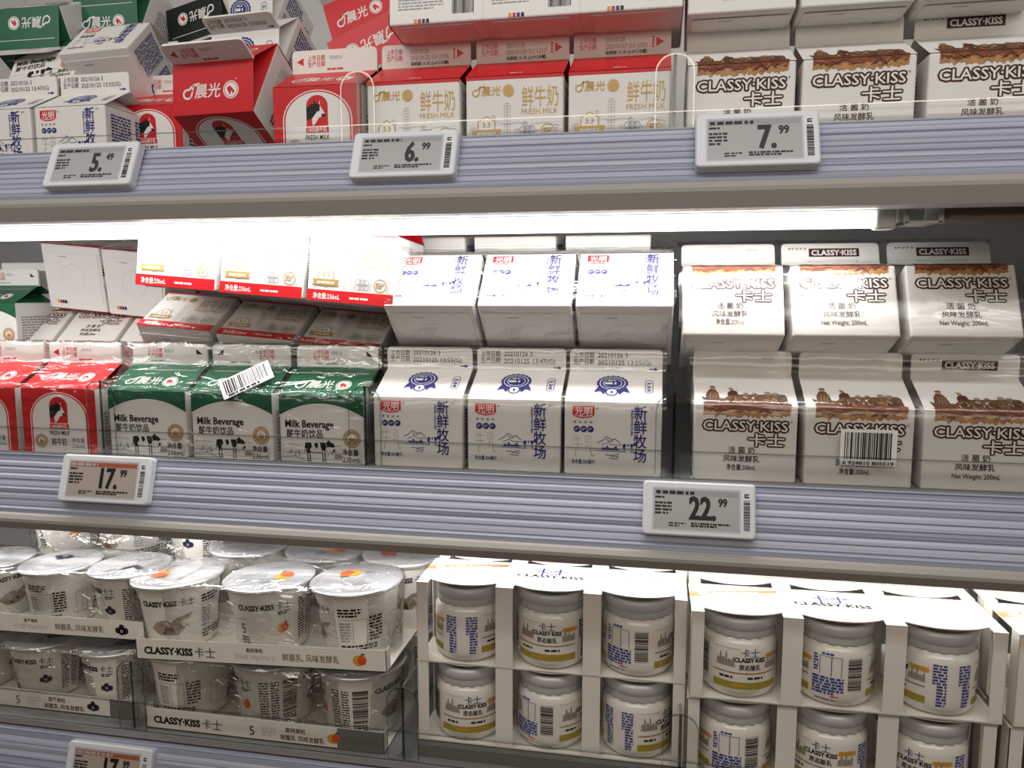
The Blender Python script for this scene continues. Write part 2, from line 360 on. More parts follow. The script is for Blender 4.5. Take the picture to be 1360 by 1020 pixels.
# each kind: front art, side art, base colour of roof
def art_pasture(date='13:55(G)'):
    A = Art()
    A.poly([(-29, 51), (-13, 51), (-13, 44.5), (-16, 42.6), (-21, 42), (-26, 42.6), (-29, 44.5)], 'red', 1)
    A.text('光明', -21, 44.6, 6.6, 'white_ink', 'c', bold=.035, L=2); A.line([(-26, 43.8), (-21, 43.2), (-16, 43.8)], .5, 'white_ink', 2)
    A.text('®', -12, 48.6, 2.4, 'navy', L=2)
    for i in range(4): A.small(-28 + i * 3.9, 38.3, 1.7, 1.7, 2, 'black', seed=i, full=True)
    for i in range(3): A.ell(-25.8 + i * 5, 34, 2.4, 2.4, 'navy', 1); A.small(-27.2 + i * 5, 33, 2.8, 2, 2, 'lightgrey_ink', 2, seed=i)
    A.text('牛乳', -29, 18.5, 13.5, 'grey_ink', sx=.62, bold=-.022, L=2); A.line([(-26.5, 19), (-26.5, 14)], .5, 'grey_ink', 2); A.line([(-16, 20), (-15, 14.5), (-13, 15)], .5, 'grey_ink', 2)
    A.text('净含量:200毫升', -29.5, 8.5, 3.6, 'navy', w=17, bold=.03)
    for i, c in enumerate('新鲜牧场'):
        A.text(c, 15.4, 42.8 - i * 10.4, 11, 'navy', bold=.03, w=9)
    A.text('TM', 26, 49.5, 2.4, 'navy'); A.text('FRESH PASTURE', 13.2, 49, 2.3, 'navy', rot=-90, w=19, bold=.02)
    A.line([(-11, 24), (-7, 26), (-4, 29), (0, 26.5), (2, 27.5), (6, 24.4)], .5, 'navy'); A.line([(-8, 22.6), (-3, 24.5), (0, 23), (7, 23.2)], .4, 'navy'); A.line([(-4, 27), (-2, 25.4), (0, 25.8)], .5, 'navy')
    A.poly([(-8, 19.4), (-6.5, 21.5), (-5, 20.4), (-3.5, 22.6), (-2, 20.4), (1, 20.8), (3, 22.4), (4, 20), (6, 19.2)], 'navy', 2); A.line([(-12, 18.6), (8, 18.2)], .4, 'navy')
    A.line([(-5, 15.6), (0, 15.2), (5, 16.2)], .5, 'navy'); A.line([(-2, 13), (4, 12.8)], .5, 'navy'); A.line([(-1, 14.5), (4.5, 14.5), (4, 13.5)], .4, 'navy')
    cow(A, 7.6, 17.5, 10.5, 'navy')
    badge(A, -1.5, H + 24, 11.5)
    A.ring(25.5, H + 15, 3, .5, 'navy', 2, a0=180, a1=360, n=10); A.ring(25.5, H + 26, 3, .5, 'navy', 2, a0=0, a1=180, n=10); A.rect(22.5, H + 15, .5, 11, 'navy', 2); A.rect(28, H + 15, .5, 11, 'navy', 2)
    for i, c in enumerate('屋型盒'): A.text(c, 25.5, H + 22.5 - i * 4, 3.6, 'navy', 'c', bold=.02)
    F = Art()
    F.text('上市日期', -32, 10.6, 5, 'black', sx=.8); F.text('生产日期', -32, 5.6, 5, 'black', sx=.8)
    F.text('20210126 3', -13.5, 10.8, 5.2, 'black', sx=.92); F.text('20210125 ' + date, -13.5, 5.2, 5.2, 'black', w=40)
    F.line([(25.5, 2.2), (30, 2.2)], .9, 'navy'); F.poly([(29, 3.6), (32, 2.2), (29, .8)], 'navy')
    D = Art(); D.small(-28, 6, 26, 42, 16, 'navy', seed=9); D.small(4, 20, 24, 28, 10, 'navy', seed=10); D.text('QS', 6, 6, 10, 'navy', bold=.05)
    return A, F, D, 'paper'
def art_classy(lab=False):
    A = Art(); r = random.Random(5)
    A.poly(ragged(r, -29, 30, 46.5, 1.3, 40) + ragged(r, -28.5, 31, H + 1.5, .8, 20)[::-1], 'ochre', 1)
    A.poly(ragged(r, -28, 29, 50.2, 1.2, 30) + ragged(r, -29, 31, H + 3.5, .6, 20)[::-1], 'rust', 2)
    for i in range(34): x = -27 + i * 1.55; A.line([(x, 47 + r.random() * 8), (x + r.uniform(2, 7), 47 + r.random() * 8)], .5, r.choice(('brown', 'ochre', 'rust')), 3)
    top = [(-30, H + 10), (-28, H + 3)] + [(29, H + 3), (28.5, H + 12), (27, H + 14), (23, H + 14), (22, H + 16), (19, H + 15.5), (17, H + 17.5), (14, H + 15), (10, H + 14), (7, H + 15.5), (3, H + 14), (0, H + 15.5), (-4, H + 13.5), (-10, H + 13), (-14, H + 8), (-20, H + 9), (-26, H + 8)]
    A.poly(top[:1] + top[1:2] + [(-14, H + 3), (-14, H + 8), (-20, H + 9), (-26, H + 8)], 'sepia', 3)
    A.poly([(-14, H + 3), (29, H + 3), (28.5, H + 12), (27, H + 14), (-10, H + 13), (-14, H + 8)], 'sepia', 3)
    for x, y, s in ((21, 14, 2.6), (16, 15, 2.6), (7, 14, 1.9), (1, 14, 2.0), (25, 13, 1.8)): A.ell(x, H + y, s, s * .9, 'sketch', 3, n=10)
    for i in range(70): x = r.uniform(-12, 27); y = H + r.uniform(3.5, 12.5); A.line([(x, y), (x + r.uniform(-2.6, 2.6), y + r.uniform(-2, 2))], r.uniform(.4, .9), r.choice(('brown', 'tan', 'ochre', 'rust', 'white_ink')), 4)
    for x, k in ((-8, 3.4), (8, 3.8), (22, 3.6)): A.ring(x, H + 5.2, k, .7, 'brown', 5, n=14); A.line([(x - k, H + 5.2), (x + k, H + 5.2)], .5, 'brown', 5); A.line([(x, H + 1.6), (x, H + 8.8)], .5, 'brown', 5)
    for x in (-24, -22, -20): A.line([(x, H + 8), (x + 1, H + 16)], .6, 'tan', 5)
    A.poly([(-27, H + 7), (-17, H + 6), (-18, H + 15), (-20, H + 19), (-24, H + 19), (-26.5, H + 14)], 'sepia', 4); A.ell(-21.8, H + 20.5, 1.9, 2.1, 'ochre', 4, n=10); A.ell(-21.8, H + 22, 2.2, 1.1, 'sepia', 5, n=10)
    A.poly([(-12, H + 12), (-4, H + 12), (-5, H + 17), (-8, H + 18.5), (-11, H + 16)], 'brown', 4); A.ell(-8.6, H + 19, 1.5, 1.7, 'ochre', 4, n=10); A.line([(-10.5, H + 21), (-8, H + 20.3)], .6, 'sepia', 5)
    outlined(A, 'CLASSY·KISS', 0, 36.6, 9.6, 57)
    A.text('®', 30, 42.5, 2.2, 'brown')
    outlined(A, '卡士', 14.5, 26.4, 10, 24)
    A.text('活 菌 奶', -2, 20.6, 5.2, 'brown', 'c', bold=.012); A.text('风味发酵乳', -2, 14.4, 5.0, 'brown', 'c', bold=.02)
    A.text('Net Weight: 200mL' if lab else '净含量:200mL', -1 if lab else -2, 8.4, 4.9, 'brown', 'c', w=30 if lab else 20, bold=.012)
    F = Art()
    if lab:
        F.rect(-15, 5.6, 36, 7, 'brown'); F.text('CLASSY·KISS', 3, 6.9, 6.2, 'white_ink', 'c', bold=.03, w=32)
        F.poly([(-30, 12.5), (-28.5, 13.5), (-28.5, 11.5)], 'brown')
        for i in range(4): F.small(-27.5 + i * 3, 11.6, 2, 1.8, 2, 'brown', seed=i)
    else: F.small(14, 11, 9, 1.6, 1, 'lightgrey_ink', seed=2)
    D = Art(); D.small(-28, 8, 40, 38, 14, 'brown', seed=4)
    return A, F, D, 'paper'
def art_milk(flip=False):
    A = Art()
    arch = [(-35 + 70 * i / 20, 37.5 + 10 * (1 - ((i - 10) / 10) ** 2)) for i in range(21)]
    for a, b2 in zip(arch, arch[1:]):
        A.poly([a, b2, (b2[0], H + S), (a[0], H + S)], 'green', 1)
        for d, w, mm, L in ((-.2, 1.6, 'white_ink', 2), (.3, .6, 'black', 3)):
            A.poly([(a[0], a[1] + d - w / 2), (b2[0], b2[1] + d - w / 2), (b2[0], b2[1] + d + w / 2), (a[0], a[1] + d + w / 2)], mm, L)
    A.text('Milk Beverage', -30, 28.4, 8, 'black', bold=.028, w=40); A.text('酸牛奶饮品', -29, 20.8, 7, 'black', w=30, bold=.02)
    gold_ring(A, 25, 20.5, 7.2)
    A.line([(-33, 14), (-26, 14.8), (-18, 14)], .4, 'sketch'); A.line([(6, 14.5), (16, 14.6)], .4, 'sketch'); A.line([(-33, 8), (30, 8.6)], .4, 'grey_ink'); A.line([(-33, 3.4), (-10, 4), (10, 3), (33, 4)], .4, 'grey_ink')
    A.line([(-14, 2), (-22, 5.4), (-34, 4.2)], .6, 'grey_ink'); A.line([(-34, 1.4), (-8, 2.2)], .5, 'grey_ink')
    r = random.Random(2)
    for i in range(46): x = r.uniform(-33, -18) if i < 22 else r.uniform(2, 33); y = r.uniform(5, 9.5); A.line([(x, y), (x + r.uniform(-1, 1), y + r.uniform(.6, 2))], .45, 'grey_ink')
    cow(A, -14, 1, 25)
    A.poly([(8, 3.5), (9, 10), (11, 9), (11, 12), (9.6, 11.5), (8.6, 8)], 'black', 2); A.poly([(11, 8), (16, 7.4), (17, 4), (10, 4)], 'sketch', 2)
    A.text('净含量', 17, 7.6, 5.6, 'black', w=13, bold=.014); A.text('236mL', 17, 1.8, 5.6, 'black', w=15, bold=.01)
    logo_swirl(A, -27, H + 9, 11, 'white_ink', 3, 'red')
    A.line([(-30, H + 30), (30, H + 30)], .5, 'white_ink', 2)
    F = Art(); k = -1 if flip else 1
    F.text('上市日期', -14 * k, 10, 4.4, 'red', 'c', sx=.8); F.text('生产日期', -14 * k, 5.6, 4.4, 'red', 'c', sx=.8)
    F.small(-5 if not flip else 4, 9, 15, 4.5, 1, 'lightgrey_ink', seed=3); F.small(-18, 1.4, 30, 2, 1, 'grey_ink', seed=4)
    F.poly([(25 * k, 13), (30.5 * k, 8.5), (25 * k, 8.5)][::k], 'black')
    D = Art(); D.small(-28, 6, 40, 34, 12, 'grey_ink', seed=4)
    return A, F, D, 'green'
def art_choc():
    A, F, D, c = art_milk(); 
    for i, (p, m, l) in enumerate(A.p):
        if m == 'green': A.p[i] = (p, 'choc', l)
    return A, F, D, 'choc'
def arch_pts(hw, y0, ys, n=18): return [(hw, y0)] + [(hw * math.cos(R(180 * i / n)), ys + hw * .8 * math.sin(R(180 * i / n))) for i in range(n + 1)] + [(-hw, y0)]
def art_red():
    A = Art(); A.rect(-35, 0, 70, H + S, 'red', 1)
    A.poly(arch_pts(27.5, 0, 29), 'white_ink', 2); A.poly(arch_pts(26.6, 0, 29), 'red', 3); A.poly(arch_pts(25.4, 0, 29), 'white_ink', 4)
    B = Art(); cow_head(B, 0, 25, 17); A.add(B, L=4)
    A.rect(-9, 20, 18, 4.4, 'red', 6); A.text('100%鲜牛乳', 0, 20.8, 3.8, 'white_ink', 'c', w=15, bold=.02, L=7)
    A.text('FRESH MILK', 0, 15, 5, 'black', 'c', w=19, bold=.02, L=6); A.text('鲜牛奶', -8, 6.5, 7, 'black', w=14, bold=.02, L=6, sx=.8)
    A.text('净含量', 11, 9.2, 4.6, 'black', w=12, L=6); A.text('236mL', 11, 4.4, 4.6, 'black', w=13, L=6)
    B = Art(); gold_ring(B, -18, 9.5, 6); A.add(B, L=4)
    A.text('®', 20, H + 24, 2, 'white_ink', L=3)
    logo_swirl(A, -27, H + 12, 11.5, 'white_ink', 3, 'red')
    F = Art(); F.poly([(-31, 8.5), (-25.5, 11.5), (-25.5, 5.5)], 'red'); F.text('上市日期', -22, 9.4, 4.6, 'red', sx=.8); F.text('生产日期', -22, 4.8, 4.6, 'red', sx=.8)
    F.small(-6, 1.2, 22, 2.2, 1, 'red', seed=3); F.small(-4, 9, 18, 4, 1, 'lightgrey_ink', seed=8)
    D = Art(); D.small(-26, 4, 16, 30, 10, 'brown', seed=4); D.small(0, 8, 24, 34, 12, 'lightgrey_ink', seed=6)
    return A, F, D, 'red'
def art_fresh(d1='20210128', d2='20210125 G1 1195'):
    A = Art(); A.rect(-35, 0, 70, 9, 'red', 1); A.rect(-35, H - 2.5, 70, S + 2.5, 'red', 1)
    A.text('净含量:236mL', -30, 2.3, 5.2, 'white_ink', w=22, bold=.02); A.small(0, 2.8, 26, 2.4, 1, 'white_ink', 2, seed=3)
    logo_swirl(A, -31, 40.5, 7.2, 'gold', 2)
    A.text('鲜牛奶', 5.5, 33, 15.5, 'gold', w=26, sx=.7); A.text('FRESH MILK', 5.2, 27, 5.2, 'gold', w=26)
    for x, w, h, t in ((-15, 3.2, 17, 3), (-5, 4.4, 25, 2), (8, 3, 12, 1), (-30, 4, 9, 0), (16, 3, 6, 0), (24, 4, 7, 0), (30, 3, 9, 0), (12, 2.6, 8, 0), (2, 3, 7, 0)):
        A.line([(x - w / 2, 10), (x - w / 2, 10 + h - t), (x - w / 4, 10 + h), (x + w / 4, 10 + h), (x + w / 2, 10 + h - t), (x + w / 2, 10)], .3, 'lightgrey_ink'); A.line([(x, 10), (x, 10 + h)], .35, 'lightgrey_ink')
        for i in range(int(h / 2)): A.line([(x - w / 2 + .4, 11 + i * 2), (x + w / 2 - .4, 11 + i * 2)], .35, 'lightgrey_ink')
    A.line([(-34, 17), (-24, 20), (-14, 24), (-6, 20), (3, 22), (10, 19), (22, 21), (34, 18)], .3, 'lightgrey_ink')
    r = random.Random(4)
    for i in range(6): x = 6 + i * 1.4; A.ring(6.5 + (i % 3) * 3, 13 + (i // 3) * 3.5, 2.6, .45, 'grey_ink', 2, n=10)
    A.ring(24, 15, 5.2, .7, 'gold', 2, n=18); A.small(20.5, 12.5, 7, 5, 3, 'gold', seed=2)
    hx = lambda s: [(-20 + s * 7.4 * math.sin(R(60 * i)), 19 + s * 8 * math.cos(R(60 * i))) for i in range(6)]
    A.poly(hx(1.0), 'gold', 3); A.poly(hx(.88), 'white_ink', 4); A.text('3.3', -20, 18.8, 5.2, 'gold', 'c', bold=.03, L=5)
    A.poly([(-31, 12.4), (-9, 12.4), (-10.4, 14.6), (-9, 17.4), (-31, 17.4), (-29.6, 14.6)], 'gold', 5); A.small(-27, 13.4, 14, 2.6, 1, 'white_ink', 6, seed=7, full=True)
    A.small(-4, H + 5, 10, 2, 1, 'white_ink', 2, seed=2)
    F = Art(); F.text('上市日期:', -31, 10, 4.6, 'red', w=13); F.text('生产日期:', -31, 5.4, 4.6, 'red', w=13)
    F.text(d1, -12, 9.8, 4.6, 'grey_ink', w=14); F.text(d2, -12, 5.2, 4.6, 'grey_ink', w=30); F.text('保质期 15 天 (2-6℃冷藏)', -12, 1.3, 2.9, 'black', w=30, bold=.02)
    F.poly([(24.5, 11.6), (30, 8.4), (24.5, 5.2)], 'red'); F.small(21.5, 4.5, 1.6, 8, 4, 'red', seed=4)
    D = Art(); D.text('100%鲜牛乳 生牛乳', -12, 44, 5, 'grey_ink', 'c', w=34, bold=.02); D.small(-28, 10, 34, 30, 14, 'grey_ink', seed=4, fill=.45); D.bars(12, 6, 16, 22)
    for i, mm in enumerate(('fruit_orange', 'red', 'navy', 'black')): D.rect(-16 + i * 3, .8, 2.2, 2.8, mm)
    return A, F, D, 'red'
BASE = Art(); BASE.line([(-30, 8), (30, 8)], .3, 'lightgrey_ink'); BASE.rect(-14, 12, 9, .8, 'grey_ink')
for i_, m_ in enumerate(('fruit_orange', 'red', 'navy', 'black')): BASE.rect(-24 + i_ * 3, 60, 2.4, 3.5, m_)
BASE.ring(0, 34, 14, .35, 'lightgrey_ink')

KINDS = {}
def kind(name, arts):
    A, F, D, roof = arts
    b = MB(); b.box(-W, W, -W, W, 0, H, 'paper', b=1.6)
    b.box(-W + 3, W - 3, -W + 8, W - 8, -.7, .4, 'paper', b=.3)
    lay(b, A, lambda u, v, o: (u, -W - o, v), 0, H - .3); lay(b, A, lambda u, v, o: (-u, W + o, v), 0, H - .3)
    lay(b, D, lambda u, v, o: (W + o, u, v), 0, H); lay(b, D, lambda u, v, o: (-W - o, -u, v), 0, H)
    lay(b, BASE, lambda u, v, o: (u, v - W, -.7 - o))
    g = MB(); q = .45
    F0, F1, B0, B1 = (-W, -W, H), (W, -W, H), (-W, W, H), (W, W, H)
    T0, T1 = (-W, 0, H + RISE), (W, 0, H + RISE)
    fl = lambda u, v: (u, -W + (v - H) * W / S, H + (v - H) * RISE / S)
    g.face([F0, F1, T1, T0], 'paper'); g.face([B1, B0, T0, T1], 'paper')
    for sg in (1, -1):       # the infolded side of the roof
        a, c, t = (sg * W, -W, H), (sg * W, W, H), (sg * W, 0, H + RISE); ap = (sg * 9, 0, H + RISE - 1.5)
        side = 'paper' if roof == 'paper' else roof
        for tri in ((a, c, ap), (a, ap, t), (c, t, ap)): g.face(tri if sg > 0 else tri[::-1], side)
    n = (0, -RISE / S, W / S)
    lay(g, A, lambda u, v, o: (u, -W + (v - H) * W / S - o * RISE / S, H + (v - H) * RISE / S + o * W / S), H - .3, H + S)
    lay(g, A, lambda u, v, o: (-u, W - (v - H) * W / S + o * RISE / S, H + (v - H) * RISE / S + o * W / S), H - .3, H + S)
    f = MB(); rc = 3.2
    pts = [(-W, H + RISE - 1.5), (W, H + RISE - 1.5)] + [(W - rc + rc * math.cos(R(a)), H + RISE + FIN - rc + rc * math.sin(R(a))) for a in (0, 30, 60, 90)] + [(-W + rc + rc * math.cos(R(a)), H + RISE + FIN - rc + rc * math.sin(R(a))) for a in (90, 120, 150, 180)]
    f.face([(x, -1.1, z) for x, z in pts], 'paper'); f.face([(x, 1.1, z) for x, z in pts[::-1]], 'paper')
    for i in range(len(pts)):
        a, c = pts[i], pts[(i + 1) % len(pts)]; f.face([(a[0], 1.1, a[1]), (c[0], 1.1, c[1]), (c[0], -1.1, c[1]), (a[0], -1.1, a[1])][::-1], 'paper')
    lay(f, F, lambda u, v, o: (u, -1.1 - o, H + RISE + v)); lay(f, F, lambda u, v, o: (-u, 1.1 + o, H + RISE + v))
    KINDS[name] = (b.mesh('body'), g.mesh('gable_roof'), f.mesh('sealed_fin'))
kind('pasture', art_pasture()); kind('pasture2', art_pasture('13:47(G)')); kind('classy', art_classy()); kind('classy2', art_classy(True))
kind('milk', art_milk()); kind('milk2', art_milk(True)); kind('choc', art_choc()); kind('red', art_red())
kind('fresh', art_fresh()); kind('fresh2', art_fresh('20210130', '20210129 G1 1217')); kind('fresh3', art_fresh('20210128', '20210127 G1 1031'))
NAMES = {'pasture': 'milk_carton', 'classy': 'yogurt_carton', 'milk': 'milk_drink_carton', 'choc': 'milk_drink_carton', 'red': 'milk_carton', 'fresh': 'milk_carton'}
def carton(kd, x, y, z, label, group, tilt=0, roll=0, yaw=0, turn=0):
    """x, y, z = middle of the lower front edge (mm); tilt leans the top away from the viewer"""
    M = TR(x, y, z) @ ROT(yaw, 'Z') @ ROT(roll, 'Y') @ ROT(-tilt, 'X') @ TR(0, W, 0) @ ROT(turn, 'Z')
    k = kd.rstrip('23'); o = thing(NAMES[k], label, 'carton', M, group)
    for nm, me in zip(('body', 'gable_roof', 'sealed_fin'), KINDS[kd]): link(nm, me, o)
    return o

# ------------------------------------------------------------------ the case: back wall, shelves, guards, dividers, lights
X0, X1 = -1150, 900
b = MB(); b.box(X0, X1, 400, 430, -560, 620, 'wall')
for x in range(-1100, 900, 250): b.box(x, x + 2, 398.8, 400.2, -560, 620, 'housing')
tag(link('wall_back', b.mesh('wall_back')), None, None, kind='structure')
TOP, MID, LOW = 100, -131, -369
def ridged(y0, z0, y1, z1, n, amp):
    P = []; dy, dz = y1 - y0, z1 - z0; l = math.hypot(dy, dz); ny, nz = dz / l, -dy / l     # normal towards the viewer
    r = random.Random(n)
    for i in range(n):
        for t, a in ((0, 0), (.18, 1), (.42, .85), (.5, .1)):
            k = (i + t * 2 if t < .5 else i + .99) / n; aa = a * amp * r.uniform(.5, 1.2)
            P.append((y0 + dy * k + ny * aa, z0 + dz * k + nz * aa))
    P.append((y1, z1)); return P
def shelf(z, rail, nm, label, ledge):
    o = thing('display_shelf', label, 'shelf', TR(0, 0, z))
    b = MB(); b.box(X0, X1, -9, 398, -4, 0, 'deck', mz='deck'); b.box(X0, X1, -9, -6.5, 0, 1.4, 'deck'); b.box(X0, X1, 20, 398, -9, -4, 'bumper_white')
    for x in (-900, -640, -420, -150, 196, 420): b.box(x - 1.2, x + 1.2, 30, 396, -24, -9, 'housing')
    link('deck', b.mesh('deck'), o)
    (y0, z0), (y1, z1) = rail; z0 -= z; z1 -= z
    P = ridged(y0, z0, y1, z1, 9, 1.1); P = [(y0 + 5, z0)] + P + [(y1 + 5, z1)]
    b = MB(); b.extrude_x(P, X0, X1, 'rail', closed=True); b.box(X0, X1, y0 - 1.5, y0 + 4, z0 - 1, z0 + .6, 'rail', b=.6); link('price_rail', b.mesh('price_rail'), o)
    b = MB(); zb = z1 - ledge
    pr = [(y1 + 1, z1 + .8), (y1 - 2.6, z1 - 1), (y1 - 4.6, z1 - 4), (y1 - 4.6, z1 - 6.5), (y1 - 1.2, zb), (y1 + 4, zb - 1.2), (y1 + 14, zb - 1.2), (y1 + 14, z1 + .8)]
    b.extrude_x(pr, X0, X1, ['bumper', 'bumper', 'bumper', 'bumper', 'bumper_white', 'bumper_white', 'bumper_white', 'bumper']); link('bumper', b.mesh('bumper'), o)
    return o
shelf(TOP, ((-9, 111), (-29, 73)), 'top', 'topmost dairy shelf carrying red, white and gold milk cartons', 17)
shelf(MID, ((-9, -131.5), (-24, -177)), 'mid', 'middle dairy shelf under the strip light, carrying two layers of cartons', 13)
shelf(LOW, ((-11, -376), (-28, -424)), 'low', 'lowest dairy shelf in view, carrying yogurt cups and jar packs', 13)
def guard(z, top, label):
    b = MB(); y0, y1 = -8.2, -6.4
    b.face([(X0, y0, z), (X1, y0, z), (X1, y0, top), (X0, y0, top)], 'acrylic'); b.face([(X0, y1, z), (X0, y1, top), (X1, y1, top), (X1, y1, z)], 'acrylic')
    b.face([(X0, y0, top), (X1, y0, top), (X1, y1, top), (X0, y1, top)], 'acrylic_edge'); b.face([(X0, y0 - .05, top - .8), (X1, y0 - .05, top - .8), (X1, y0 - .05, top), (X0, y0 - .05, top)], 'acrylic_edge'); b.face([(X0, y0, z), (X0, y1, z), (X1, y1, z), (X1, y0, z)], 'acrylic_edge')
    for s_ in ((X0, 1), (X1, -1)): b.face([(s_[0], y0, z), (s_[0], y0, top), (s_[0], y1, top), (s_[0], y1, z)][::s_[1]], 'acrylic_edge')
    tag(link('front_guard', b.mesh('front_guard')), label, 'shelf guard')
guard(TOP, 123, 'low clear plastic guard along the front of the topmost shelf')
guard(MID + 1.4, -109, 'low clear plastic guard along the front of the middle shelf')
guard(LOW + 1.4, -342, 'low greenish clear plastic guard in front of the yogurt cups')
def divider_mesh():
    b = MB(); h = 61
    f = MB()
    rc = 12; pts = [(-13, 0), (13, 0)] + [(13 - rc + rc * math.cos(R(a)), h - rc + rc * math.sin(R(a))) for a in range(0, 91, 15)] + [(-13 + rc + rc * math.cos(R(a)), h - rc + rc * math.sin(R(a))) for a in range(90, 181, 15)]
    for y, q in ((-6, pts), (-4.6, pts[::-1])): f.face([(x, y, z) for x, z in q], 'acrylic')
    ins = [(x * .945, 1 + (z - 1) * .982) for x, z in pts]
    for i in range(len(pts)):
        a, c, d, e = pts[i], pts[(i + 1) % len(pts)], ins[(i + 1) % len(pts)], ins[i]; f.face([(q[0], -6.08, q[1]) for q in (a, c, d, e)], 'acrylic_edge')
    for i in range(len(pts)):
        a, c = pts[i], pts[(i + 1) % len(pts)]; f.face([(a[0], -6, a[1]), (a[0], -4.6, a[1]), (c[0], -4.6, c[1]), (c[0], -6, c[1])], 'acrylic_edge')
    b.face([(-1.1, -4.5, 0), (-1.1, -4.5, h), (-1.1, 330, h), (-1.1, 330, 0)], 'acrylic_side'); b.face([(1.1, -4.5, 0), (1.1, 330, 0), (1.1, 330, h), (1.1, -4.5, h)], 'acrylic_side')
    b.face([(-1.1, -4.5, h), (1.1, -4.5, h), (1.1, 330, h), (-1.1, 330, h)], 'acrylic_edge'); b.face([(-1.1, -4.5, 0), (1.1, -4.5, 0), (1.1, -4.5, h), (-1.1, -4.5, h)], 'edge_dark')
    b.box(-6, 6, -4, 330, 0, .8, 'acrylic')
    return b.mesh('fin_plate'), f.mesh('front_plate')
DV = divider_mesh()
for x, z, lb in ((-216, TOP, 'clear plastic divider left of the white and gold milk cartons on the topmost shelf'),
                 (9.5, TOP, 'clear plastic divider left of the cream yogurt cartons on the topmost shelf'),
                 (-443, MID, 'clear plastic divider between the red milk carton and the green milk drinks'),
                 (-216, MID, 'clear plastic divider between the green milk drinks and the navy printed milk cartons'),
                 (14.5, MID, 'clear plastic divider left of the cream yogurt cartons on the middle shelf'),
                 (-430, LOW, 'clear plastic divider between the blueberry cups and the peach cups'),
                 (-190, LOW, 'clear plastic divider between the peach cups and the jar packs'),
                 (24.5, LOW, 'clear plastic divider between the two stacks of jar packs')):
    o = thing('shelf_divider', lb, 'divider', TR(x, 0, z + (1.4 if z != TOP else 0))); link('upright_plate', DV[0], o); link('front_plate', DV[1], o)
def strip(x0, x1, z, y, label, brack):
    o = thing('strip_light', label, 'light', TR(0, y, z))
    b = MB(); b.extrude_x([(-9, 7), (9, 7), (9, 14), (-9, 14)], x0 - 12, x1 + 12, 'housing'); link('housing', b.mesh('housing'), o)
    b = MB(); n = 14; rows = [[(x, 5 * math.cos(2 * math.pi * j / n), 5 + 5 * math.sin(2 * math.pi * j / n) - 4) for j in range(n)] for x in (x0, x1)]
    b.grid(rows, 'led', closed=True); tb = link('tube', b.mesh('tube'), o)
    for x in (x0, x1):
        b = MB(); b.box(x - (12 if x == x0 else 0), x + (12 if x == x1 else 0), -7, 7, -5, 9, 'housing', b=1.5); link('end_cap', b.mesh('end_cap'), tb)
    if brack:
        b = MB(); b.box(x1 + 16, x1 + 40, -8, 20, -2, 0, 'housing', b=.6); b.box(x1 + 16, x1 + 19, -8, 20, -2, 14, 'housing'); b.box(x1 + 37, x1 + 40, -8, 20, -2, 14, 'housing'); link('bracket', b.mesh('bracket'), o)
        b = MB(); b.box(x1 + 44, x1 + 112, -7, 12, 0, 14, 'housing_brown', b=1.5); link('driver_box', b.mesh('driver_box'), o)
        b = MB(); b.box(x1 + 52, x1 + 57, 20, 60, 8, 11, 'housing'); b.box(x1 + 50, x1 + 180, 58, 63, 4, 9, 'housing'); link('support_arm', b.mesh('support_arm'), o)
strip(-1000, 141, 48, 0, 'glowing white strip light under the front of the topmost shelf', True)
strip(-1000, 500, -192, 30, 'strip light hidden behind the lip of the middle shelf above the cups', False)

